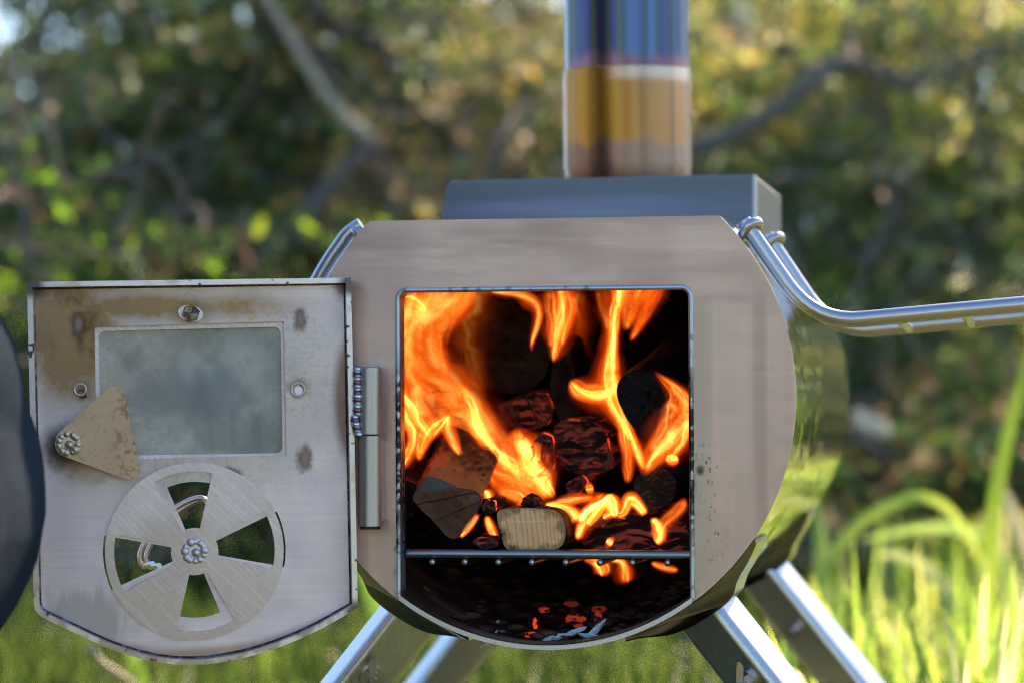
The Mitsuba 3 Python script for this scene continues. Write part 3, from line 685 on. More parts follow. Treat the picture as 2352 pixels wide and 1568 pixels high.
log('log with red firelight painted into its bark behind the brown log at the left edge of the opening', [(902, 1110), (930, 1100), (958, 1112), (962, 1160), (940, 1195), (905, 1190)], 0.055, (-0.1, .95, .1), 0.10, 'firelit_burnt_bark', 'ring_wood', .0012, 7)
log('dark burnt log lying low at the right behind the small flames', [(1325, 1215), (1350, 1190), (1420, 1178), (1500, 1185), (1575, 1195), (1600, 1225), (1590, 1262), (1420, 1264), (1335, 1258)], 0.050, (0.1, .98, .02), 0.12, 'ember_skin', 'ember_skin', .0026, 8)
log('blackened log lying along the left wall behind the front logs', [(905, 1200), (960, 1195), (1040, 1215), (1100, 1240), (1090, 1262), (905, 1262)], 0.080, (0.0, 1.0, .05), 0.12, 'char', 'char', .002, 9)

def emit(rgb, s): return {'type': 'area', 'radiance': {'type': 'rgb', 'value': [float(c * s) for c in rgb]}}
# glowing wood: layered embers
def ember(label, pts, y, depth, glow, seed, axis=(0.05, .97, .1), tilt=0.0, strips=9):
    """a glowing body under a dark crust that has split into strips"""
    t = thing('ember', label, 'ember', 'glowing embers in the firebox'); g = np.random.default_rng(seed)
    ring = outline(pts, y, 40, 1); m, c = log_mesh(ring, y, axis, depth, .0012, seed, rings=8)
    hot = max(gl[2] for gl in glow)
    q = ring.mean(0) + (ring - ring.mean(0)) * .97
    m2, c2 = log_mesh(q, y - .0016, axis, .0035, .0010, seed + 1, rings=4)
    part(t, 'block', ply(cat([m, c]), 'ember_skin', smooth=50))
    gm = cat([m2, c2]); v = np.array(gm.vertices); hot = min(hot / .16, 1.3)
    gl = np.clip((meshkit.fbm(v * 190, 3, seed) - .42) * 3.4, .02, 1.6)[:, None] * np.array([1.0, .055, .010]) * .26 * hot
    part(t, 'glow', ply((v, np.array(gm.faces)), 'glow_skin', smooth=True, color=gl, uv=(v[:, [0, 2]] - v[:, [0, 2]].min(0)) / np.ptp(v[:, [0, 2]], axis=0).max(), emitter={'type': 'area', 'radiance': {'type': 'mesh_attribute', 'name': 'vertex_color'}}))
    P = affinity.rotate(sg.Polygon(ring).buffer(0), -tilt, origin=(ring[:, 0].mean(), ring[:, 1].mean())); x0, z0, x1, z1 = P.bounds
    cuts = np.cumsum(g.uniform(.6, 1.5, strips + 1)); cuts = z0 + (cuts - cuts[0]) / (cuts[-1] - cuts[0]) * (z1 - z0); cr = []
    for k in range(strips):
        il, ir = (.0008 + .0030 * g.random(2)) * min(1, (x1 - x0) / .02)
        q = P.buffer(-.0006).intersection(sg.box(x0 + il, cuts[k] + (.0003 + .0012 * g.random() ** 2 if k else .0024 * min(1, (z1 - z0) / .02)), x1 - ir, cuts[k + 1]))
        for pg in getattr(q, 'geoms', [q]):
            if pg.area < 4e-7: continue
            co = np.array(pg.segmentize(.0012).exterior.coords)[:-1]
            co = co + (np.stack([meshkit.noise(np.c_[co * 420, 0 * co[:, 0] + k], seed), meshkit.noise(np.c_[co * 420, 0 * co[:, 0] + k + 9], seed)], 1) - .5) * .0034
            pg = affinity.rotate(sg.Polygon(co).buffer(0), tilt, origin=(ring[:, 0].mean(), ring[:, 1].mean()))
            cr.append(xz_prism(pg, y - .0024 - .0042 * g.random(), y + .001))
    if cr: part(t, 'crust', ply(cat(cr), 'ember_skin'))
E1 = ember('square ember block with layered red edges in the middle of the fire', [(1272, 975), (1300, 962), (1370, 968), (1392, 985), (1402, 1030), (1416, 1070), (1395, 1085), (1340, 1092), (1300, 1080), (1282, 1060), (1274, 1020)], 0.085, .05,
      [([(1284, 1066), (1300, 1074), (1322, 1082)], 10, .16), ([(1326, 1084), (1370, 1086), (1412, 1068)], 8, .17), ([(1276, 980), (1277, 1010), (1281, 1040), (1284, 1064)], 5, .085), ([(1296, 966), (1330, 988), (1378, 966)], 4, .07), ([(1396, 990), (1402, 1030), (1412, 1062)], 4, .09), ([(1284, 1048), (1330, 1062), (1404, 1050)], 3, .06), ([(1284, 1020), (1330, 1026), (1396, 1022)], 2.5, .045)], 21)
ember('cracked ember with curled red ridges left of the square block', [(1222, 1020), (1245, 990), (1272, 1000), (1276, 1060), (1268, 1100), (1240, 1105), (1225, 1070)], 0.080, .05,
      [([(1240, 1010), (1234, 1040), (1238, 1075)], 4, .09), ([(1256, 1005), (1248, 1040), (1252, 1085)], 4, .12), ([(1268, 1010), (1262, 1050), (1264, 1090)], 3, .08)], 22, tilt=78)
ember('broad reddish ember lump below the hanging black block', [(1140, 930), (1200, 905), (1260, 900), (1275, 940), (1262, 975), (1215, 990), (1165, 980)], 0.120, .06,
      [([(1205, 930), (1225, 950), (1230, 975)], 6, .07), ([(1235, 915), (1252, 940), (1250, 970)], 7, .09), ([(1160, 905), (1185, 918), (1215, 928)], 5, .05)], 23, tilt=-62)
ember('small curled ember under the square block', [(1300, 1110), (1340, 1090), (1352, 1105), (1330, 1135), (1305, 1140)], 0.070, .03, [([(1305, 1128), (1322, 1108), (1342, 1096)], 7, .10), ([(1318, 1136), (1330, 1126), (1345, 1128)], 4, .07)], 24, tilt=40, strips=4)
ember('thin flat ember flake on the grate left of the pale log', [(1085, 1243), (1100, 1234), (1130, 1236), (1146, 1244), (1140, 1256), (1105, 1258)], 0.014, .012, [([(1088, 1244), (1100, 1236), (1122, 1236)], 2.2, .02)], 25, strips=2)
ember('crumbling ember corner at the upper left of the pale log', [(1108, 1160), (1120, 1146), (1140, 1150), (1142, 1172), (1126, 1180), (1110, 1172)], 0.016, .02, [([(1105, 1158), (1106, 1164), (1108, 1168)], 3, .25), ([(1128, 1168), (1126, 1178), (1122, 1190)], 2.4, .20)], 26, tilt=60, strips=3)
ember('purple-grey ember chip on top of the pale log', [(1196, 1158), (1204, 1140), (1222, 1144), (1236, 1158), (1220, 1164)], 0.026, .014, [([(1200, 1146), (1212, 1143), (1228, 1152)], 2, .02)], 27, strips=2)
ember('red rim ember on the burnt log at the right', [(1340, 1200), (1400, 1186), (1440, 1190), (1400, 1206)], 0.046, .02, [([(1310, 1205), (1320, 1225), (1345, 1235)], 7, .07), ([(1350, 1200), (1390, 1190), (1430, 1187)], 5, .08)], 28, strips=3)

# ash bed below the grate: lumps, glowing coals and ash flakes
def lump(c, r, seed, sq=(1, 1, 1), sub=3):
    s = trimesh.creation.icosphere(sub, 1.0); v = s.vertices
    v = v * (1 + (meshkit.fbm(v * 1.6 + seed * 3.3, 3, seed) - .5)[:, None] * 1.1) * np.asarray(sq) * r
    s.vertices = v + np.asarray(c); return s
fz = lambda x: H + CZ - math.sqrt(max((R - .0035) ** 2 - x * x, 1e-6))
g = np.random.default_rng(5); bed = []
for k in range(520):
    y = g.uniform(.012, .30); x = g.normal(0.012, .028 + .02 * (y > .1)); x = float(np.clip(x, -.07, .07)); bed.append(lump((x, y, fz(x) + g.uniform(0, .004 + .02 * min(y, .1) * 3)), g.uniform(.0010, .0036), k, (1.3, 1, .55), sub=1))
scene['ash_bed'] = ply(cat(bed), 'soot', smooth=60)
labels['ash_bed'] = {'kind': 'stuff', 'label': 'dark ash and cinders on the floor of the firebox', 'category': 'ash'}
for k, (x, y, yy, r, s, lab) in enumerate([(1229, 1432, .035, .0022, .55, 'bright upright coal glowing in the ash'), (1222, 1458, .022, .0030, .40, 'orange coal glowing at the front of the ash'), (1250, 1400, .055, .0022, .20, 'small coal left of centre in the ash, second row'),
        (1322, 1420, .045, .0040, .18, 'wide coal glowing in the middle of the ash'), (1374, 1425, .040, .0032, .16, 'curved coal right of the wide coal'), (1330, 1437, .032, .0020, .12, 'dim coal just below the wide coal'), (1374, 1398, .06, .003, .06, 'dim coal at the back of the ash'), (1312, 1385, .07, .003, .05, 'faint coal farthest back in the ash'), (1555, 1400, .03, .0035, .05, 'faint red coal at the right wall')]):
    t = thing('coal', lab, 'coal', 'glowing coals in the ash')
    p = fp3(x, y, yy)
    scene[t] = ply(lump(p, r * .8, 60 + k, ((.6, .6, 1.4) if k == 0 else (1.5, .8, .7)) if k != 4 else (.7, .8, 1.8)), 'glow_skin', smooth=60, emitter=emit((1, .055, .008), s * .12))
    part(t, 'crust', ply(cat([lump(p + g.normal(0, .75, 3) * r * np.array([1, .3, .8]) - [0, r * .45, 0], r * g.uniform(.2, .42), 300 + k * 9 + j, (1.3, .6, .6), 2) for j in range(7)]), 'soot', smooth=60), kind='stuff')
for k, (x, y, yy, r, lab) in enumerate([(1272, 1462, .016, .0055, 'largest pale ash flake in the front middle of the ash'), (1252, 1470, .012, .0042, 'pale ash flake left of the largest one'), (1318, 1452, .020, .0050, 'curled pale ash flake right of the largest one'), (1366, 1448, .018, .0055, 'pointed grey ash flake at the right'), (1350, 1458, .014, .0032, 'small ash flake beside the pointed one'), (1125, 1466, .016, .004, 'thin blue-grey ash sliver at the left'), (1495, 1436, .018, .007, 'large dark grey cinder near the right of the lip')]):
    t = thing('ash_flake', lab, 'ash flake', 'flakes of ash at the front of the firebox')
    p = fp3(x, y, yy)
    m = lump((0, 0, 0), r, 90 + k, (1.3, .8, .28) if k != 6 else (1.2, .8, .6)); a = g.uniform(-.9, .9) if k != 3 else .8
    M = trimesh.transformations.rotation_matrix(-a, [0, 1, 0]); m.apply_transform(M); m.apply_translation(p)
    scene[t] = ply(m, 'ash' if k != 6 else 'soot', smooth=60)

# ------------------------------------------------------------------ flames: closed lens-shaped bodies of glowing gas
def gas_body(spine, y, ydrift, wscale, strength, heat, seed, flat=.42, streak=1.0, sides=34, soft=1.4):
    """mesh, radiance per vertex and uv of one body; the gas thins out towards its rim and its ends and is drawn out into filaments"""
    s = np.asarray(spine, float)
    t = np.concatenate([[0], np.cumsum(np.linalg.norm(np.diff(s[:, :2], axis=0), axis=1))]); L = t[-1] / 100; t /= t[-1]
    n = max(36, 12 * len(s)); u = np.linspace(0, 1, n)
    c = CubicSpline(t, s[:, :2], axis=0)(u); w = PchipInterpolator(t, s[:, 2])(u) * px * wscale
    p = np.array([fp3(a, b_, y + ydrift * k) for (a, b_), k in zip(c, u)])
    tt = np.gradient(p, axis=0); tt /= np.linalg.norm(tt, axis=1, keepdims=True)
    side = np.cross(tt, [0, 1.0, 0]); side /= np.linalg.norm(side, axis=1, keepdims=True); dep = np.cross(side, tt)
    wob = meshkit.noise(np.stack([u * L * 3.1 + seed, 0 * u, 0 * u + seed], -1), seed) - .5
    p = p + side * (wob * w * .35)[:, None] + dep * ((meshkit.noise(np.stack([u * L * 2.3, 0 * u + 3, 0 * u + seed], -1), seed + 1) - .5) * w * .5)[:, None]
    ang = np.arange(sides + 1) * 2 * np.pi / sides; ca, sa = np.cos(ang), np.sin(ang)
    endw = np.clip(np.minimum(u, 1 - u) / .03, .02, 1) ** .5
    v = p[:, None] + (w * endw)[:, None, None] * (ca[None, :, None] * side[:, None] + flat * sa[None, :, None] * dep[:, None])
    U, A = np.meshgrid(u, ang, indexing='ij'); X = np.cos(A) + .25 * (meshkit.noise(np.stack([U * L * 4, 0 * U, 0 * U + seed], -1), seed + 5) - .5)
    warp = meshkit.fbm(np.stack([U * L * 2.2 + seed, X * 1.2, np.sin(A)], -1), 2, seed + 2) - .5
    f = meshkit.fbm(np.stack([X * 3.0 + warp * 2.4 + seed, U * L * .9, np.sin(A) * .8], -1), 3, seed + 3)
    f = np.clip((f - .5) * 2.6 + .5, 0, 1.4)
    prof = np.clip(1 - np.abs(np.cos(A)) ** 2, 0, 1) ** soft
    ends = np.clip(U / .10, 0, 1) * np.clip((1 - U) / .16, 0, 1); ends = ends * ends * (3 - 2 * ends)
    e = prof * ends * ((1 - .82 * streak) + 1.5 * streak * f ** 1.6)
    h = np.clip(e * heat, 0, 1)[..., None]
    col = np.where(h < .5, np.array([1, .060, .002]) * (1 - 2 * h) + np.array([1, .165, .008]) * 2 * h, np.array([1, .165, .008]) * (2 - 2 * h) + np.array([1, .48, .09]) * (2 * h - 1))
    rad = (col * (e * strength)[..., None]).reshape(-1, 3)
    m1 = sides + 1; i, j = np.meshgrid(np.arange(n - 1), np.arange(sides), indexing='ij'); q = i * m1 + j
    q = np.stack([q, q + 1, q + m1 + 1, q + m1], -1).reshape(-1, 4)
    fc = np.vstack([q[:, [0, 1, 2]], q[:, [0, 2, 3]]]); m = tm(v.reshape(-1, 3), fc)
    if m.volume < 0: m.faces = m.faces[:, ::-1]
    return np.array(m.vertices), np.array(m.faces), rad, np.stack([A.ravel() / (2 * np.pi), U.ravel()], 1)
def strands(sp, seed):
    """filaments wandering inside a tongue"""
    sp = np.asarray(sp, float); w = sp[:, 2].max()
    if w < 13: return [sp]
    g = np.random.default_rng(seed); out = []
    t = np.gradient(sp[:, :2], axis=0); t /= np.linalg.norm(t, axis=1, keepdims=True); nrm = np.stack([-t[:, 1], t[:, 0]], 1)
    k = 2 if w < 20 else 4
    for j in range(k):
        base = (j + .5) / k * 2 - 1
        o = base * .62 + np.cumsum(g.normal(0, .16, len(sp)))
        q = sp.copy(); q[:, :2] += nrm * (np.clip(o, -.85, .85) * sp[:, 2])[:, None]
        q[:, 2] = sp[:, 2] * g.uniform(.22, .55) * g.uniform(.7, 1.25, len(sp)); q[0, 2] *= .5; q[-1, 2] *= .5
        a, b_ = g.integers(0, 2), len(sp) - g.integers(0, 2)
        out.append(q[a:b_] if b_ - a >= 3 else q)
    return out
def glow(bodies):
    V, F, K, W, o = [], [], [], [], 0
    for j, (v, f, r, uv) in enumerate(bodies):
        V.append(v); F.append(f + o); K.append(r); W.append(np.stack([(uv[:, 0] * .98 + j) / len(bodies), uv[:, 1]], 1)); o += len(v)
    return dict(mesh=(np.vstack(V), np.vstack(F)), color=np.vstack(K), uv=np.vstack(W))
def gas(bodies, bsdf):
    d = glow(bodies)
    return ply(d['mesh'], bsdf, smooth=True, color=d['color'], uv=d['uv'], emitter={'type': 'area', 'radiance': {'type': 'mesh_attribute', 'name': 'vertex_color'}})
FL = 0.105
def flame(label, tongues):
    """tongues: (spine, y, drift, strength, core)"""
    t = thing('flame', label, 'flame', 'flames in the firebox'); outer, inner = [], []
    for i, (sp, y, dy, s, core) in enumerate(tongues):
        seed = len(labels) * 7 + i * 3 + 2; thin = 1.3 if max(q[2] for q in sp) < 13 else 1.0
        outer.append(gas_body(sp, y, dy, 1.38 * thin, FL * s * 1.0, .55 + .22 * core, seed, streak=.85))
        inner.append(gas_body(sp, y + .006, dy, 2.4, FL * s * .30, .10, seed + 1, streak=.5, soft=1.8))  # wide faint body added for the red firelight glow round the flame
        if core > 0:
            inner += [gas_body(q, y + .005 * (j % 3 - 1), dy, 1.7 * thin, FL * s * core * .85, .85, seed + 2 + j, streak=.6, soft=1.6) for j, q in enumerate(strands(sp, seed))]
    scene[t] = gas(outer[:1], 'flame_gas')
    for o in outer[1:]: part(t, 'tongue', gas([o], 'flame_gas'))
    part(t, 'glow', gas(inner, 'flame_air'), kind='stuff')
    return t
flame('tall broad flame sweeping up the left side of the opening', [
    ([(1268, 1142, 6), (1225, 1105, 20), (1165, 1055, 32), (1100, 985, 42), (1030, 905, 52), (972, 840, 50), (948, 780, 46), (968, 725, 48), (1005, 690, 52), (1045, 660, 50), (1080, 610, 25)], .075, .03, .52, .60),
    ([(1010, 1010, 5), (965, 945, 36), (938, 875, 34), (930, 800, 32), (945, 745, 32), (962, 700, 28), (985, 660, 24), (1000, 620, 12)], .055, .03, .42, .55),
    ([(1040, 860, 4), (1010, 800, 20), (1025, 740, 26), (1060, 690, 26), (1090, 650, 20)], .09, .02, .55, .2),
    ([(1045, 880, 6), (1080, 925, 20), (1108, 985, 24), (1145, 1032, 22), (1190, 1075, 14), (1215, 1100, 4)], .06, .02, .6, 1.3),
    ([(925, 690, 5), (945, 690, 12), (962, 698, 10), (975, 720, 3)], .05, .01, .8, 1.3)])
flame('thin bright lick at the left edge of the opening', [([(908, 884, 4), (938, 922, 8), (965, 962, 8), (990, 1010, 3)], .03, .02, .8, 1.4),
    ([(920, 1082, 8), (930, 1055, 14), (952, 1015, 15), (945, 975, 16), (928, 940, 14), (912, 890, 10)], .035, .01, .9, .6), ([(985, 1010, 3), (960, 985, 12), (945, 950, 14), (940, 900, 8)], .05, .0, .7, .4)])
flame('arched yellow flame standing on the scorched log', [([(964, 1060, 5), (970, 1020, 13), (990, 984, 15), (1018, 962, 10), (1034, 948, 4)], .035, .01, .9, 1.5), ([(1034, 945, 4), (1030, 975, 11), (1040, 1008, 9), (1058, 1046, 3)], .035, .01, .7, 1.2)])
flame('soft yellow flame puff left of the glowing embers', [([(1275, 1145, 8), (1240, 1095, 38), (1212, 1045, 38), (1192, 1005, 22), (1186, 980, 5)], .065, .03, .8, 1.3), ([(1215, 1070, 5), (1228, 1035, 14), (1226, 1015, 6)], .06, .01, .5, .8)])
flame('flame flowing low over the logs towards the pale log', [([(1120, 1075, 6), (1165, 1100, 30), (1215, 1125, 24), (1262, 1150, 8)], .07, .0, .7, .4), ([(1150, 1140, 4), (1180, 1130, 12), (1200, 1145, 10), (1180, 1158, 4)], .04, .0, .7, .3), ([(1112, 1128, 3), (1124, 1138, 8), (1126, 1144, 3)], .03, .0, .9, 1.4)])
flame('arching flame over the top of the black block', [([(1120, 668, 4), (1180, 674, 9), (1222, 692, 13), (1238, 722, 9), (1230, 765, 6), (1222, 810, 2)], .11, .0, .8, .5), ([(1060, 700, 10), (1110, 672, 24), (1170, 655, 20)], .14, .0, .25, .0)])
flame('leaf-shaped flame hanging in the top middle', [([(1272, 835, 3), (1280, 795, 15), (1293, 745, 24), (1300, 705, 22), (1295, 665, 18), (1285, 620, 8)], .085, .01, .9, 1.0), ([(1262, 800, 3), (1268, 750, 14), (1268, 700, 16), (1262, 660, 12)], .1, .0, .5, .2)])
flame('tall slender flame rising on the right with a forked foot', [
    ([(1492, 1092, 5), (1470, 1050, 11), (1446, 1000, 13), (1420, 950, 18), (1398, 900, 26), (1395, 850, 22), (1402, 800, 15), (1408, 750, 13), (1416, 700, 15), (1430, 660, 24), (1445, 610, 14)], .07, .02, .95, 1.1),
    ([(1308, 872, 3), (1332, 890, 18), (1368, 902, 22), (1402, 895, 16), (1412, 870, 4)], .068, .01, .85, 1.0),
    ([(1440, 1110, 4), (1442, 1060, 9), (1436, 1010, 9), (1425, 960, 5)], .07, .0, .7, .3)])
flame('red-orange flame fanning out at the top right', [([(1448, 785, 3), (1470, 742, 10), (1490, 705, 14), (1508, 665, 15), (1520, 620, 8)], .1, .0, .8, .15), ([(1435, 760, 4), (1448, 715, 22), (1460, 670, 34), (1465, 620, 20)], .11, .0, .75, .15)])
flame('dim dark red flame veil behind the middle of the fire', [([(1120, 900, 10), (1080, 830, 30), (1090, 740, 35), (1130, 660, 30)], .10, .0, .10, .0), ([(1335, 880, 5), (1332, 800, 16), (1330, 730, 22), (1325, 660, 20)], .15, .0, .22, .0), ([(1395, 760, 4), (1390, 710, 14), (1380, 660, 14)], .15, .0, .3, .0)])
flame('orange flame leaning on the right edge of the opening', [([(1478, 1096, 5), (1500, 1050, 22), (1542, 995, 32), (1568, 940, 32), (1556, 905, 16), (1525, 872, 7), (1500, 850, 2)], .028, .02, .75, .6), ([(1540, 1055, 3), (1570, 1010, 14), (1585, 960, 12)], .02, .0, .6, .5), ([(1530, 1048, 4), (1545, 1052, 9), (1560, 1050, 3)], .02, 0, .9, 1.6)])
flame('white-hot hooked flame above the right half of the grate', [([(1330, 1242, 6), (1340, 1205, 13), (1366, 1168, 16), (1390, 1142, 11), (1396, 1130, 4)], .03, .01, 1.3, 3.4), ([(1392, 1136, 5), (1404, 1158, 12), (1413, 1180, 6), (1416, 1188, 2)], .03, .0, 1.3, 3.4), ([(1385, 1190, 3), (1400, 1180, 6), (1412, 1176, 3)], .03, 0, .9, 1.6)])
flame('small hooked flame beside the round log end', [([(1412, 1176, 3), (1438, 1168, 7), (1450, 1146, 10), (1466, 1158, 8), (1482, 1182, 4)], .032, .0, 1.0, 1.6)])
flame('forked flame low in the right corner', [([(1504, 1246, 5), (1516, 1222, 11), (1505, 1200, 7), (1492, 1192, 2)], .03, .0, 1.0, 1.4), ([(1516, 1222, 6), (1535, 1192, 9), (1560, 1168, 9), (1572, 1140, 3)], .032, .0, .7, .3)])
flame('flat tapering flame right of the pale log', [([(1250, 1160, 3), (1290, 1166, 9), (1318, 1186, 11), (1330, 1198, 5)], .034, .0, 1.0, 1.5), ([(1262, 1160, 3), (1310, 1148, 8), (1350, 1142, 6), (1370, 1142, 2)], .04, .0, .8, .6), ([(1345, 1122, 2), (1356, 1120, 8), (1364, 1118, 3)], .06, .0, .9, 1.5)])
flame('two thin flames between the scorched log and the pale log', [([(1056, 1233, 2), (1080, 1206, 5), (1100, 1178, 3)], .03, .0, .9, .5), ([(1142, 1238, 4), (1128, 1208, 7), (1118, 1182, 3)], .03, .0, .9, .8)])
flame('two rounded flame drops hanging below the grate', [([(1340, 1283, 3), (1362, 1288, 8), (1382, 1304, 15), (1386, 1324, 6)], .10, .0, .9, 1.0), ([(1380, 1290, 4), (1405, 1284, 6), (1425, 1288, 9), (1434, 1312, 15), (1438, 1340, 10)], .10, .0, .9, 1.1)])
flame('low orange streak below the right end of the grate', [([(1496, 1290, 2), (1530, 1304, 6), (1560, 1308, 3)], .10, .0, .8, .4), ([(1392, 1240, 3), (1402, 1246, 9), (1408, 1250, 3)], .02, 0, .6, .4)])

# ------------------------------------------------------------------ grass and plants
def leaf_cloud(c, size, cols, seed, aspect=0.45, jitter=0.12, up=0.0):
    """diamond leaves folded along the midrib"""
    g = np.random.default_rng(seed); n = len(c)
    ax = g.normal(size=(n, 3)); ax[:, 2] += up; ax /= np.linalg.norm(ax, axis=1, keepdims=True)
    s = np.cross(ax, g.normal(size=(n, 3))); s /= np.linalg.norm(s, axis=1, keepdims=True); nn = np.cross(ax, s)
    L = (size * g.uniform(.6, 1.35, n))[:, None]; W = L * aspect * g.uniform(.7, 1.3, (n, 1))
    v = np.stack([c - ax * L * .5, c - ax * L * .1 + s * W * .5 + nn * W * .15, c + ax * L * .5 - nn * L * .08, c - ax * L * .1 - s * W * .5 + nn * W * .15], 1).reshape(-1, 3)
    i = np.arange(n)[:, None] * 4
    f = np.concatenate([i + [[0, 1, 2]], i + [[0, 2, 3]]])
    k = g.integers(0, len(cols), n); col = np.asarray(cols)[k] * g.uniform(1 - jitter * 2, 1 + jitter * 2, (n, 1)) * g.uniform(1 - jitter, 1 + jitter, (n, 3))
    return (v, f), np.clip(np.repeat(col, 4, 0), 0.005, .9)
def blades(base, length, width, cols, seed, lean=0.6, seg=4):
    g = np.random.default_rng(seed); n = len(base); a = g.uniform(0, 2 * np.pi, n)
    d = np.stack([np.cos(a), np.sin(a), 0 * a], 1); s = np.stack([-np.sin(a), np.cos(a), 0 * a], 1)
    L = length[:, None] if np.ndim(length) else np.full((n, 1), length); ln = g.uniform(.05, 1, (n, 1)) * lean
    W = width * g.uniform(.7, 1.3, (n, 1)); P = []
    for k in range(seg + 1):
        t = k / seg; c = base + np.array([0, 0, 1.0]) * L * (t - ln * .45 * t ** 2.5) + d * L * ln * t ** 2 * .8
        w = W * (1 - t ** 1.6) * .5 + 1e-5
        P += [c - s * w, c + s * w]
    v = np.stack(P, 1).reshape(-1, 3); m = 2 * (seg + 1); i = np.arange(n)[:, None] * m; f = []
    for k in range(seg):
        f += [i + [[2 * k, 2 * k + 1, 2 * k + 3]], i + [[2 * k, 2 * k + 3, 2 * k + 2]]]
    col = np.asarray(cols)[g.integers(0, len(cols), n)] * g.uniform(.75, 1.25, (n, 1))
    return (v, np.concatenate(f)), np.clip(np.repeat(col, m, 0), .005, .9)
GR = [(.58, .66, .12), (.46, .60, .08), (.66, .68, .20), (.32, .46, .07), (.70, .64, .34)]  # bright set, sunlight put into the blade colours
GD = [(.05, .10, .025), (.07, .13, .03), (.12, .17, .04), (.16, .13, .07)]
GS = [(.055, .090, .020), (.065, .100, .022), (.075, .105, .026)]  # dark set paints the shade on the left side
GM = [(.10, .18, .03), (.14, .24, .04), (.06, .11, .025)]  # darker blades paint the shadows between the bright ones
def ground_z(xy): return np.zeros(len(xy)) - .004
def patch(n, x0, x1, y0, y1, hmin, hmax, width, cols, seed, keep=None):
    g = np.random.default_rng(seed); xy = np.stack([g.uniform(x0, x1, n), g.uniform(y0, y1, n)], 1)
    dens = meshkit.fbm(np.concatenate([xy * 2.2, xy[:, :1] * 0], 1), 3, seed); xy = xy[dens > g.uniform(.25, .62, n)]
    if keep is not None: xy = xy[keep(xy)]
    b = np.concatenate([xy, np.zeros((len(xy), 1)) - .004], 1)
    return blades(b, g.uniform(hmin, hmax, len(xy)), width, cols, seed + 1, lean=.9)
def merge(ps):
    V, F, K, o = [], [], [], 0
    for (v, f), c in ps: V.append(v); F.append(f + o); K.append(c); o += len(v)
    return (np.vstack(V), np.vstack(F)), np.vstack(K)
away = lambda xy: np.hypot((xy[:, 0]) / 1.0, (xy[:, 1] - .15) / 1.3) > .27
infront = lambda xy: (np.hypot(xy[:, 0] - CAM[0], xy[:, 1] - CAM[1]) > .5)
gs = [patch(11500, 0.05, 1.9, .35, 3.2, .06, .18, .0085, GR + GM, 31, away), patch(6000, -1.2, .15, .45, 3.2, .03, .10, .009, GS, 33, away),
      patch(10000, .1, 3.4, -1.2, 1.2, .04, .10, .005, GR, 35, lambda q: away(q) & infront(q)), patch(5000, -2.2, .1, -1.2, 1.2, .03, .08, .005, GS, 36, lambda q: away(q) & infront(q)), patch(14000, -4, 5, -5, -1.0, .05, .12, .008, GR, 37, infront), patch(9000, 1.6, 6, -1, 5, .06, .16, .008, GR, 39)]
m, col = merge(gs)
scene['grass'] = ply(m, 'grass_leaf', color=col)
labels['grass'] = {'kind': 'stuff', 'label': 'green grass round the stove, sun and shade partly put into its blade colours', 'category': 'grass'}

# single large blades that stand out of the lawn
def big_blade(label, pts, depth, wpx, col, w0=1.0):
    t = thing('grass_blade', label, 'grass blade', 'large grass blades right of the stove')
    P = smooth_path(np.array([at(a, b, depth + .05 * i) for i, (a, b) in enumerate(pts)]), 8); n = len(P)
    tt = np.gradient(P, axis=0); tt /= np.linalg.norm(tt, axis=1, keepdims=True); s = np.cross(tt, FWD + .35 * RIGHT); s /= np.linalg.norm(s, axis=1, keepdims=True)
    u = np.linspace(0, 1, n)[:, None]; W = wpx * depth / FOCAL * .5 * np.clip(np.minimum(1.15 - u ** 2.2, .55 + u * 3), .06, 1)
    nn = np.cross(s, tt)
    v = np.stack([P - s * W, P + nn * W * .35, P + s * W], 1).reshape(-1, 3); f = []
    for k in range(n - 1):
        a = 3 * k
        for q in (0, 1): f += [[a + q, a + q + 1, a + q + 4], [a + q, a + q + 4, a + q + 3]]
    scene[t] = ply((v, np.array(f)), 'grass_leaf', smooth=True, color=np.tile(np.array(col), (len(v), 1)))
def to_ground(px_, depth, y=1800): return (px_, y)
big_blade('tall upright grass blade at the right edge of the picture', [(2275, 1500), (2280, 1190), (2312, 1010), (2352, 850), (2375, 780)], 2.3, 38, (.38, .50, .06))
big_blade('arching grass blade with a pale sunlit bend', [(1880, 1480), (1905, 1290), (1990, 1190), (2080, 1145), (2150, 1150), (2205, 1200), (2255, 1300), (2290, 1420)], 2.45, 30, (.36, .46, .08))
big_blade('grass blade lying nearly level under the arching one', [(2330, 1440), (2280, 1260), (2200, 1215), (2100, 1215), (1980, 1240)], 2.7, 30, (.28, .40, .10))
big_blade('short arched blade with a dry tip, lowest of the arching ones', [(2190, 1440), (2170, 1350), (2120, 1300), (2060, 1275), (2010, 1278)], 2.6, 34, (.36, .40, .16))
big_blade('upright pale blade just right of the back leg', [(1895, 1480), (1890, 1330), (1880, 1210), (1870, 1150)], 2.5, 44, (.30, .40, .10))
big_blade('bent straw-tipped blade behind the tall upright one', [(2400, 1420), (2352, 1240), (2310, 1140), (2285, 1100)], 2.6, 34, (.52, .46, .26))
big_blade('green blade rising between the door and the front left leg', [(900, 1560), (875, 1440), (845, 1350), (815, 1290)], 2.3, 60, (.26, .42, .06))
big_blade('bright yellow-green blade under the middle of the door', [(640, 1700), (625, 1560), (600, 1440), (590, 1380)], 2.6, 40, (.34, .46, .06))
big_blade('bright green blade under the left of the door', [(330, 1700), (320, 1560), (290, 1450), (262, 1380)], 2.5, 46, (.28, .42, .05))

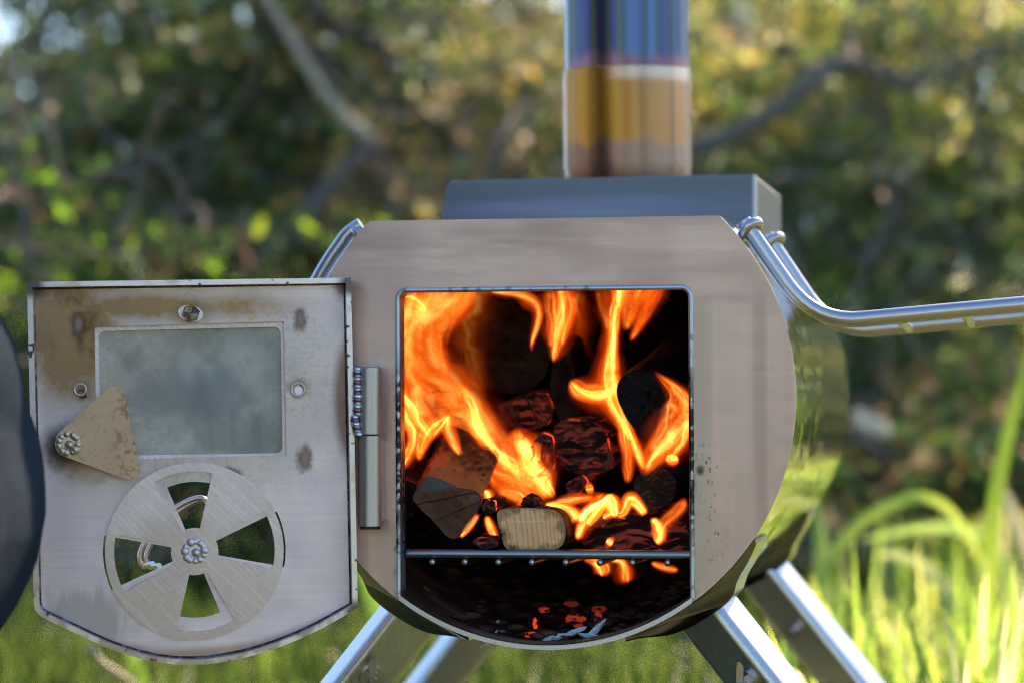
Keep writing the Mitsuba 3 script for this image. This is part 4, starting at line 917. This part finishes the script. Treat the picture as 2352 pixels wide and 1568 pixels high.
# dry twig and stem
def twig(name, label, catn, pts, depth, rpx, mat, dd=0.0):
    t = thing(name, label, catn)
    P = smooth_path(np.array([at(a, b, depth + dd * i) for i, (a, b) in enumerate(pts)]), 6)
    scene[t] = ply(tube(P, rpx * depth / FOCAL, 10), mat, smooth=50)
twig('dry_twig', 'thin tan twig lying in the grass under the door', 'twig', [(212, 1490), (235, 1522), (270, 1545), (320, 1585), (380, 1640)], 2.1, 10, 'pale_bark', .06)
twig('dry_grass_stalk', 'hair-thin dry grass stalk curving under the stove', 'stalk', [(1425, 1470), (1445, 1482), (1480, 1474), (1550, 1500), (1610, 1550), (1650, 1600)], 1.62, 1.3, 'branch_bark', .02)
twig('fallen_branch', 'pale brown fallen branch on the ground beneath the door and left leg', 'branch', [(560, 1590), (680, 1545), (790, 1515), (900, 1500)], 2.9, 24, 'pale_bark', .05)
t = thing('dry_leaf', 'pale dry leaf lying in the shade right of the barrel', 'leaf'); sc = at(2005, 975, 3.3)
sm = lump((0, 0, 0), .023, 77, (1.05, .30, .42)); sm.apply_transform(trimesh.transformations.rotation_matrix(math.radians(30), [0, 1, 0])); sm.apply_translation(sc)
scene[t] = ply(sm, 'stone_grey', smooth=60)

# ------------------------------------------------------------------ shrubs behind
def shrub(name, label, centers, n, size, cols, seed, branches, aspect=.45, catn='shrub', wood='branch_bark', jitter=.15):
    """centers: (point, radii) ellipsoids of foliage; branches: (points, radius)"""
    t = thing(name, label, catn)
    g = np.random.default_rng(seed); P = []
    vol = np.array([np.prod(r) ** .8 for _, r in centers]); cnt = (n * vol / vol.sum()).astype(int)
    for (c, r), k in zip(centers, cnt):
        q = g.normal(size=(k * 3, 3)); q /= np.linalg.norm(q, axis=1, keepdims=True); q *= g.uniform(.0, 1, (len(q), 1)) ** .45
        w = np.asarray(c) + q * np.asarray(r)
        d = meshkit.fbm(w * 5.5, 3, seed); w = w[d > np.quantile(d, .45)][:k]
        P.append(w)
    P = np.vstack(P); P = P[P[:, 2] > .01]
    m, col = leaf_cloud(P, size, cols, seed + 1, aspect, jitter)
    part(t, 'foliage', ply(m, 'leaf', color=col), kind='stuff')
    for pts, r in branches:
        Q = smooth_path(np.array(pts), 6); rr = np.linspace(1, .55, len(Q)) * r
        part(t, 'branch', ply(tube(Q, rr, 8), wood, smooth=50))
    # fine twigs joined into one part
    tw = []
    for k in range(max(20, n // 110)):
        a = P[g.integers(len(P))]; d = _unit(g.normal(size=3) * [1, .6, 1] + [0, -.15, .5]); L = g.uniform(.10, .45); w = g.uniform(.6, 1.6)
        tw.append(tube(smooth_path(np.array([a, a + d * L * .35 + g.normal(size=3) * .02, a + d * L * .7 + g.normal(size=3) * .03, a + d * L + g.normal(size=3) * .04]), 3), np.linspace(.0042, .0015, 10) * w, 5, cap=False))
    part(t, 'twigs', ply(cat(tw), wood, smooth=50), kind='stuff')
    return t
DK = [(.045, .085, .03), (.05, .11, .035), (.035, .08, .04), (.11, .16, .04), (.09, .06, .035)]  # dark greens with leaf shade painted in
BRN = [(.55, .44, .16), (.22, .17, .11), (.14, .10, .07), (.30, .26, .16), (.14, .17, .06), (.42, .36, .22)]
YEL = [(.50, .54, .11), (.62, .55, .14), (.34, .44, .08), (.68, .58, .28), (.70, .50, .10), (.16, .22, .07), (.18, .24, .09)]  # yellow-greens with sunlight painted into the leaves
LIME = [(.24, .40, .03), (.05, .09, .03), (.07, .11, .03), (.05, .08, .03), (.10, .08, .05)]
OLV = [(.22, .29, .07), (.32, .37, .10), (.10, .16, .05), (.46, .43, .20), (.14, .15, .07)]
def E(px_, py, depth, rx, ry, rz): return (at(px_, py, depth), (rx, ry, rz))
shrub('shrub', 'dark green leafy shrub at the upper left', [E(400, 120, 4.4, .30, .35, .26), E(180, 330, 4.5, .17, .3, .2), E(560, 330, 4.5, .2, .3, .25), E(250, 560, 4.2, .3, .3, .12), E(620, 40, 4.3, .3, .3, .2)], 9000, .026, DK + DK + DK + [(.55, .55, .40)], 101,  # the pale end colour paints sun glints on leaves
      [([at(250, 900, 4.5), at(300, 500, 4.5), at(220, 260, 4.5), at(0, 270, 4.5)], .014), ([at(300, 900, 4.5), at(420, 400, 4.4), at(500, -60, 4.4)], .012)])
shrub('shrub', 'bare brown twiggy shrub with dead leaves in the middle behind the pipe', [E(850, 330, 4.7, .35, .35, .28), E(1100, 220, 4.8, .35, .35, .3), E(1000, 480, 4.6, .4, .3, .16), E(1250, 380, 4.7, .3, .3, .2), E(800, 560, 4.4, .3, .3, .12)], 8500, .024, BRN + DK + [(.75, .68, .52), (.5, .42, .1)], 103,  # pale dry-leaf colours also paint the bright dots
      [([at(700, -40, 4.3), at(770, 60, 4.3), at(870, 105, 4.32), at(905, 190, 4.34), at(975, 265, 4.4), at(1080, 330, 4.5)], .0135), ([at(590, 0, 4.25), at(690, 100, 4.25), at(790, 165, 4.3), at(930, 270, 4.35)], .011),
       ([at(540, 660, 4.1), at(640, 560, 4.1), at(710, 480, 4.15), at(800, 380, 4.2), at(870, 330, 4.25)], .016), ([at(940, 700, 4.3), at(900, 480, 4.3), at(860, 330, 4.3)], .012), ([at(1120, 420, 4.2), at(1150, 330, 4.2), at(1180, 270, 4.25), at(1230, 240, 4.3)], .009)])
t_ = thing('dead_branch', 'pale leafless branch slanting across the left of the shrubs', 'branch')
scene[t_] = ply(tube(smooth_path(np.array([at(600, -20, 4.0), at(670, 90, 4.0), at(730, 190, 4.0), at(800, 275, 4.0), at(850, 315, 4.0)]), 6), np.linspace(.005, .0095, 25), 10), 'pale_bark', smooth=50)
shrub('shrub', 'shrub at the upper right with sunlight painted into its yellow-green leaves', [E(1950, 120, 4.4, .35, .35, .25), E(2250, 120, 4.5, .25, .35, .25), E(1750, 60, 4.6, .25, .3, .2), E(2100, 350, 4.5, .35, .35, .2), E(1350, 60, 5.0, .5, .3, .2)], 9000, .027, YEL + YEL + DK + [(.80, .74, .46), (.85, .80, .5)], 105,  # two palest colours are painted glints
      [([at(1560, 360, 4.05), at(1640, 325, 4.05), at(1760, 270, 4.05), at(1860, 190, 4.05), at(1935, 145, 4.08), at(2010, 165, 4.1), at(2100, 188, 4.1), at(2190, 160, 4.12), at(2300, 115, 4.15), at(2420, 60, 4.2)], .0145), ([at(1950, 150, 4.1), at(1960, 60, 4.2), at(1990, -60, 4.3)], .009)])
shrub('shrub', 'olive shrub filling the right side behind the wire rack', [E(1900, 560, 4.3, .3, .3, .22), E(2200, 600, 4.4, .3, .3, .25), E(2050, 780, 4.2, .35, .3, .14), E(2330, 420, 4.5, .2, .3, .25)], 9500, .027, OLV + DK + [(.70, .68, .45), (.45, .5, .1)], 107,  # light end colours paint glints among the olive
      [([at(2150, 900, 4.3), at(2100, 600, 4.3), at(2000, 330, 4.3)], .010), ([at(2000, 900, 4.2), at(1850, 560, 4.2), at(1720, 400, 4.3)], .009)])
shrub('weeds', 'bright lime-green weeds at the left above the door', [E(120, 500, 3.7, .12, .2, .08), E(80, 620, 3.5, .16, .2, .07), E(350, 610, 3.5, .2, .2, .06), E(720, 560, 3.6, .1, .15, .06), E(20, 430, 3.7, .06, .1, .06)], 520, .028, LIME + LIME[1:], 109, [], catn='weeds')
shrub('weeds', 'low weeds behind the barrel, shade put into their dark leaf colours', [E(2080, 960, 3.9, .3, .2, .09), E(1980, 1080, 3.6, .22, .2, .06), E(2250, 1050, 3.7, .25, .2, .07)], 4200, .028, DK + BRN[1:2], 111, [], catn='weeds')  # dark leaf colours stand in for shade here
shrub('weeds', 'low weeds with shade put into their colour behind the stove legs and door', [E(300, 1100, 4.0, .5, .3, .12), E(700, 900, 4.2, .5, .3, .14), E(1300, 1000, 4.2, .6, .3, .12)], 6500, .028, DK, 113, [], catn='weeds')  # shade under the door is carried by the dark palette
# hedge plants beyond, closing the view
for k, (pxs, dep, cl, lab) in enumerate([(330, 5.6, DK, 'dense dark plant behind the dark green shrub at the left'), (800, 5.9, DK + BRN[1:3], 'dense brownish plant behind the bare twiggy shrub'), (1650, 5.8, OLV + BRN[:2], 'dense olive plant behind the yellow-green shrub'), (2200, 5.8, OLV + YEL[:2] + DK, 'dense olive plant at the right behind the olive shrub')]):
    c = at(pxs, 250, dep)
    shrub('hedge_plant', lab, [((c[0], c[1], .62), (.34 if k == 0 else .48, .35, .75))], 9000, .035, cl, 260 + k, [([(c[0], c[1], 0), (c[0] + .05, c[1], .5), (c[0] - .05, c[1], 1.2)], .02)])
for k, (x, yv, rx, rz, cl, lab) in enumerate([(-1.9, 5.4, .9, .9, DK, 'dark hedge plant farthest left behind the shrubs'), (-.75, 6.2, .9, .75, DK + BRN, 'brown-green hedge plant behind the left shrub'), (.45, 6.4, 1.0, .9, BRN + OLV, 'brownish hedge plant behind the pipe'), (1.7, 6.2, 1.0, 1.0, YEL + OLV, 'hedge plant with sun put into its leaf colours behind the right shrub'), (3.0, 5.0, .9, 1.0, OLV, 'olive hedge plant beyond the right edge')]):
    shrub('hedge_plant', lab, [((x, yv, rz * .62), (rx, .5, rz * (.62 if k == 0 else 1.4)))], 15000, .06, cl + DK, 200 + k, [([(x, yv, 0), (x + .05, yv, rz * .5), (x - .05, yv, rz)], .02)])
for k, (x, yv, rx, rz, lab) in enumerate([(3.0, 2.4, .8, .55, 'tall shrub at the right, seen in the barrel'), (3.4, .6, .8, .42, 'shrub beside the right end of the rack, seen in the barrel'), (-3.4, 2.6, .9, 1.1, 'shrub far left beyond the picture')]):
    shrub('shrub', lab, [((x, yv, rz * .7), (rx, .7, rz))], 2600, .06, OLV + DK, 220 + k, [([(x, yv, 0), (x + .05, yv, rz * .5), (x - .05, yv, rz)], .02)])

for k, (x, yv, rx, rz, zc, lab) in enumerate([(-2.6, -4.2, 1.1, 1.3, 1.5, 'crown added behind the camera to cut the sky light, left'), (.2, -5.4, 1.0, 1.2, 1.9, 'crown added behind the camera to cut the sky light, middle'), (3.0, -4.0, 1.2, 1.4, 1.5, 'crown added behind the camera to cut the sky light, right')]):  # unseen crowns added to dim the front and streak the pipe reflections
    shrub('added_tree', lab, [((x, yv, zc), (rx, .8, rz)), ((x + .5, yv, zc * .5), (rx * .7, .6, rz * .5))], 2600, .09, OLV + DK, 240 + k, [([(x, yv, 0), (x + .08, yv, zc * .5), (x - .05, yv, zc + rz * .6)], .06)], catn='added_tree')

# ------------------------------------------------------------------ person crouching at the left edge
def body_mesh(bones, length=.012, iters=25):
    import manifold3d as m3
    parts = []
    def sph(c, r): return m3.Manifold.sphere(float(r), 28).translate([float(v) for v in c])
    for (a, ra), (b, rb) in bones:
        parts.append(m3.Manifold.batch_hull([sph(a, ra), sph(b, rb)]))
    u = m3.Manifold.batch_boolean(parts, m3.OpType.Add)
    mm = u.refine_to_length(length).to_mesh(); t = trimesh.Trimesh(mm.vert_properties[:, :3], mm.tri_verts, process=True)
    trimesh.smoothing.filter_taubin(t, iterations=iters); return t
per = thing('person', 'person in dark blue clothes crouching at the left edge in front of the door', 'person')
K0 = at(-380, 1135, 1.12)
def Q(dx, dy, dz): return K0 + np.array([dx, dy, dz])
gz0 = -K0[2]
hipL, hipR = Q(-.02, -.06, .0), Q(-.04, .10, .0)
kneeL, kneeR = Q(-.42, -.12, .20), Q(-.43, .14, .17)
ankL, ankR = Q(-.14, -.13, gz0 + .09), Q(-.16, .14, gz0 + .09)
bones = [((hipL, .085), (kneeL, .062)), ((hipR, .085), (kneeR, .062)), ((kneeL, .060), (ankL, .043)), ((kneeR, .060), (ankR, .043)), ((hipL, .085), (hipR, .085)), ((Q(-.03, -.04, .03), .075), (Q(-.03, .08, .03), .075))]
part(per, 'trousers', ply(rough_up(body_mesh(bones), .009, 14, 3, 2), 'denim', smooth=60), 'dark blue creased trousers')
sh = Q(-.34, .02, .46)
tor = [((Q(-.06, -.03, .06), .088), (Q(-.20, .02, .26), .12)), ((Q(-.06, .07, .06), .088), (Q(-.20, .02, .26), .12)), ((Q(-.20, -.03, .26), .11), (Q(-.32, -.10, .42), .075)), ((Q(-.20, .07, .26), .11), (Q(-.32, .14, .42), .075)), ((Q(-.32, -.10, .42), .07), (Q(-.32, .14, .42), .07)),
       ((Q(-.32, -.14, .42), .06), (Q(-.52, -.17, .28), .045)), ((Q(-.32, .18, .42), .06), (Q(-.52, .18, .28), .045)), ((Q(-.52, -.17, .28), .045), (Q(-.72, -.10, .20), .036)), ((Q(-.52, .18, .28), .045), (Q(-.72, .12, .20), .036))]
part(per, 'jacket', ply(rough_up(body_mesh(tor), .011, 13, 5, 2), 'denim', smooth=60))
head = [((Q(-.36, .02, .47), .052), (Q(-.40, .02, .56), .050)), ((Q(-.42, .02, .64), .092), (Q(-.45, .02, .57), .066)), ((Q(-.515, .02, .60), .012), (Q(-.52, .02, .585), .014))]
part(per, 'head', ply(body_mesh(head, .012, 6), 'skin', smooth=60))
part(per, 'hair', ply(rough_up(body_mesh([((Q(-.405, .02, .665), .090), (Q(-.385, .02, .61), .082))], .012, 4), .003, 60, 2), 'hair', smooth=60))
def hand(c, s):
    b = [((c, .024), (c + [-.055, 0, -.012], .020)), ((c + [-.01, -s * .02, 0], .014), (c + [-.045, -s * .045, -.02], .009)), ((c + [-.045, -s * .045, -.02], .009), (c + [-.07, -s * .045, -.035], .008))]
    for i, L in enumerate((.045, .052, .048, .036)):
        o = c + [-.06, s * (-.024 + .016 * i), -.012]; m_ = o + [-L * .55, 0, -.012]; b += [((o, .0085), (m_, .008)), ((m_, .008), (m_ + [-L * .3, 0, -L * .5], .007))]
    return body_mesh(b, .006, 4)
part(per, 'hand', ply(hand(Q(-.745, -.09, .19), 1), 'skin', smooth=60)); part(per, 'hand', ply(hand(Q(-.745, .11, .19), -1), 'skin', smooth=60))
for a in (ankL, ankR):
    part(per, 'boot', ply(body_mesh([((a + [.03, 0, -.045], .042), (a + [-.14, 0, -.055], .034)), ((a, .045), (a + [.01, 0, -.04], .046))], .015, 5), 'boot', smooth=60))
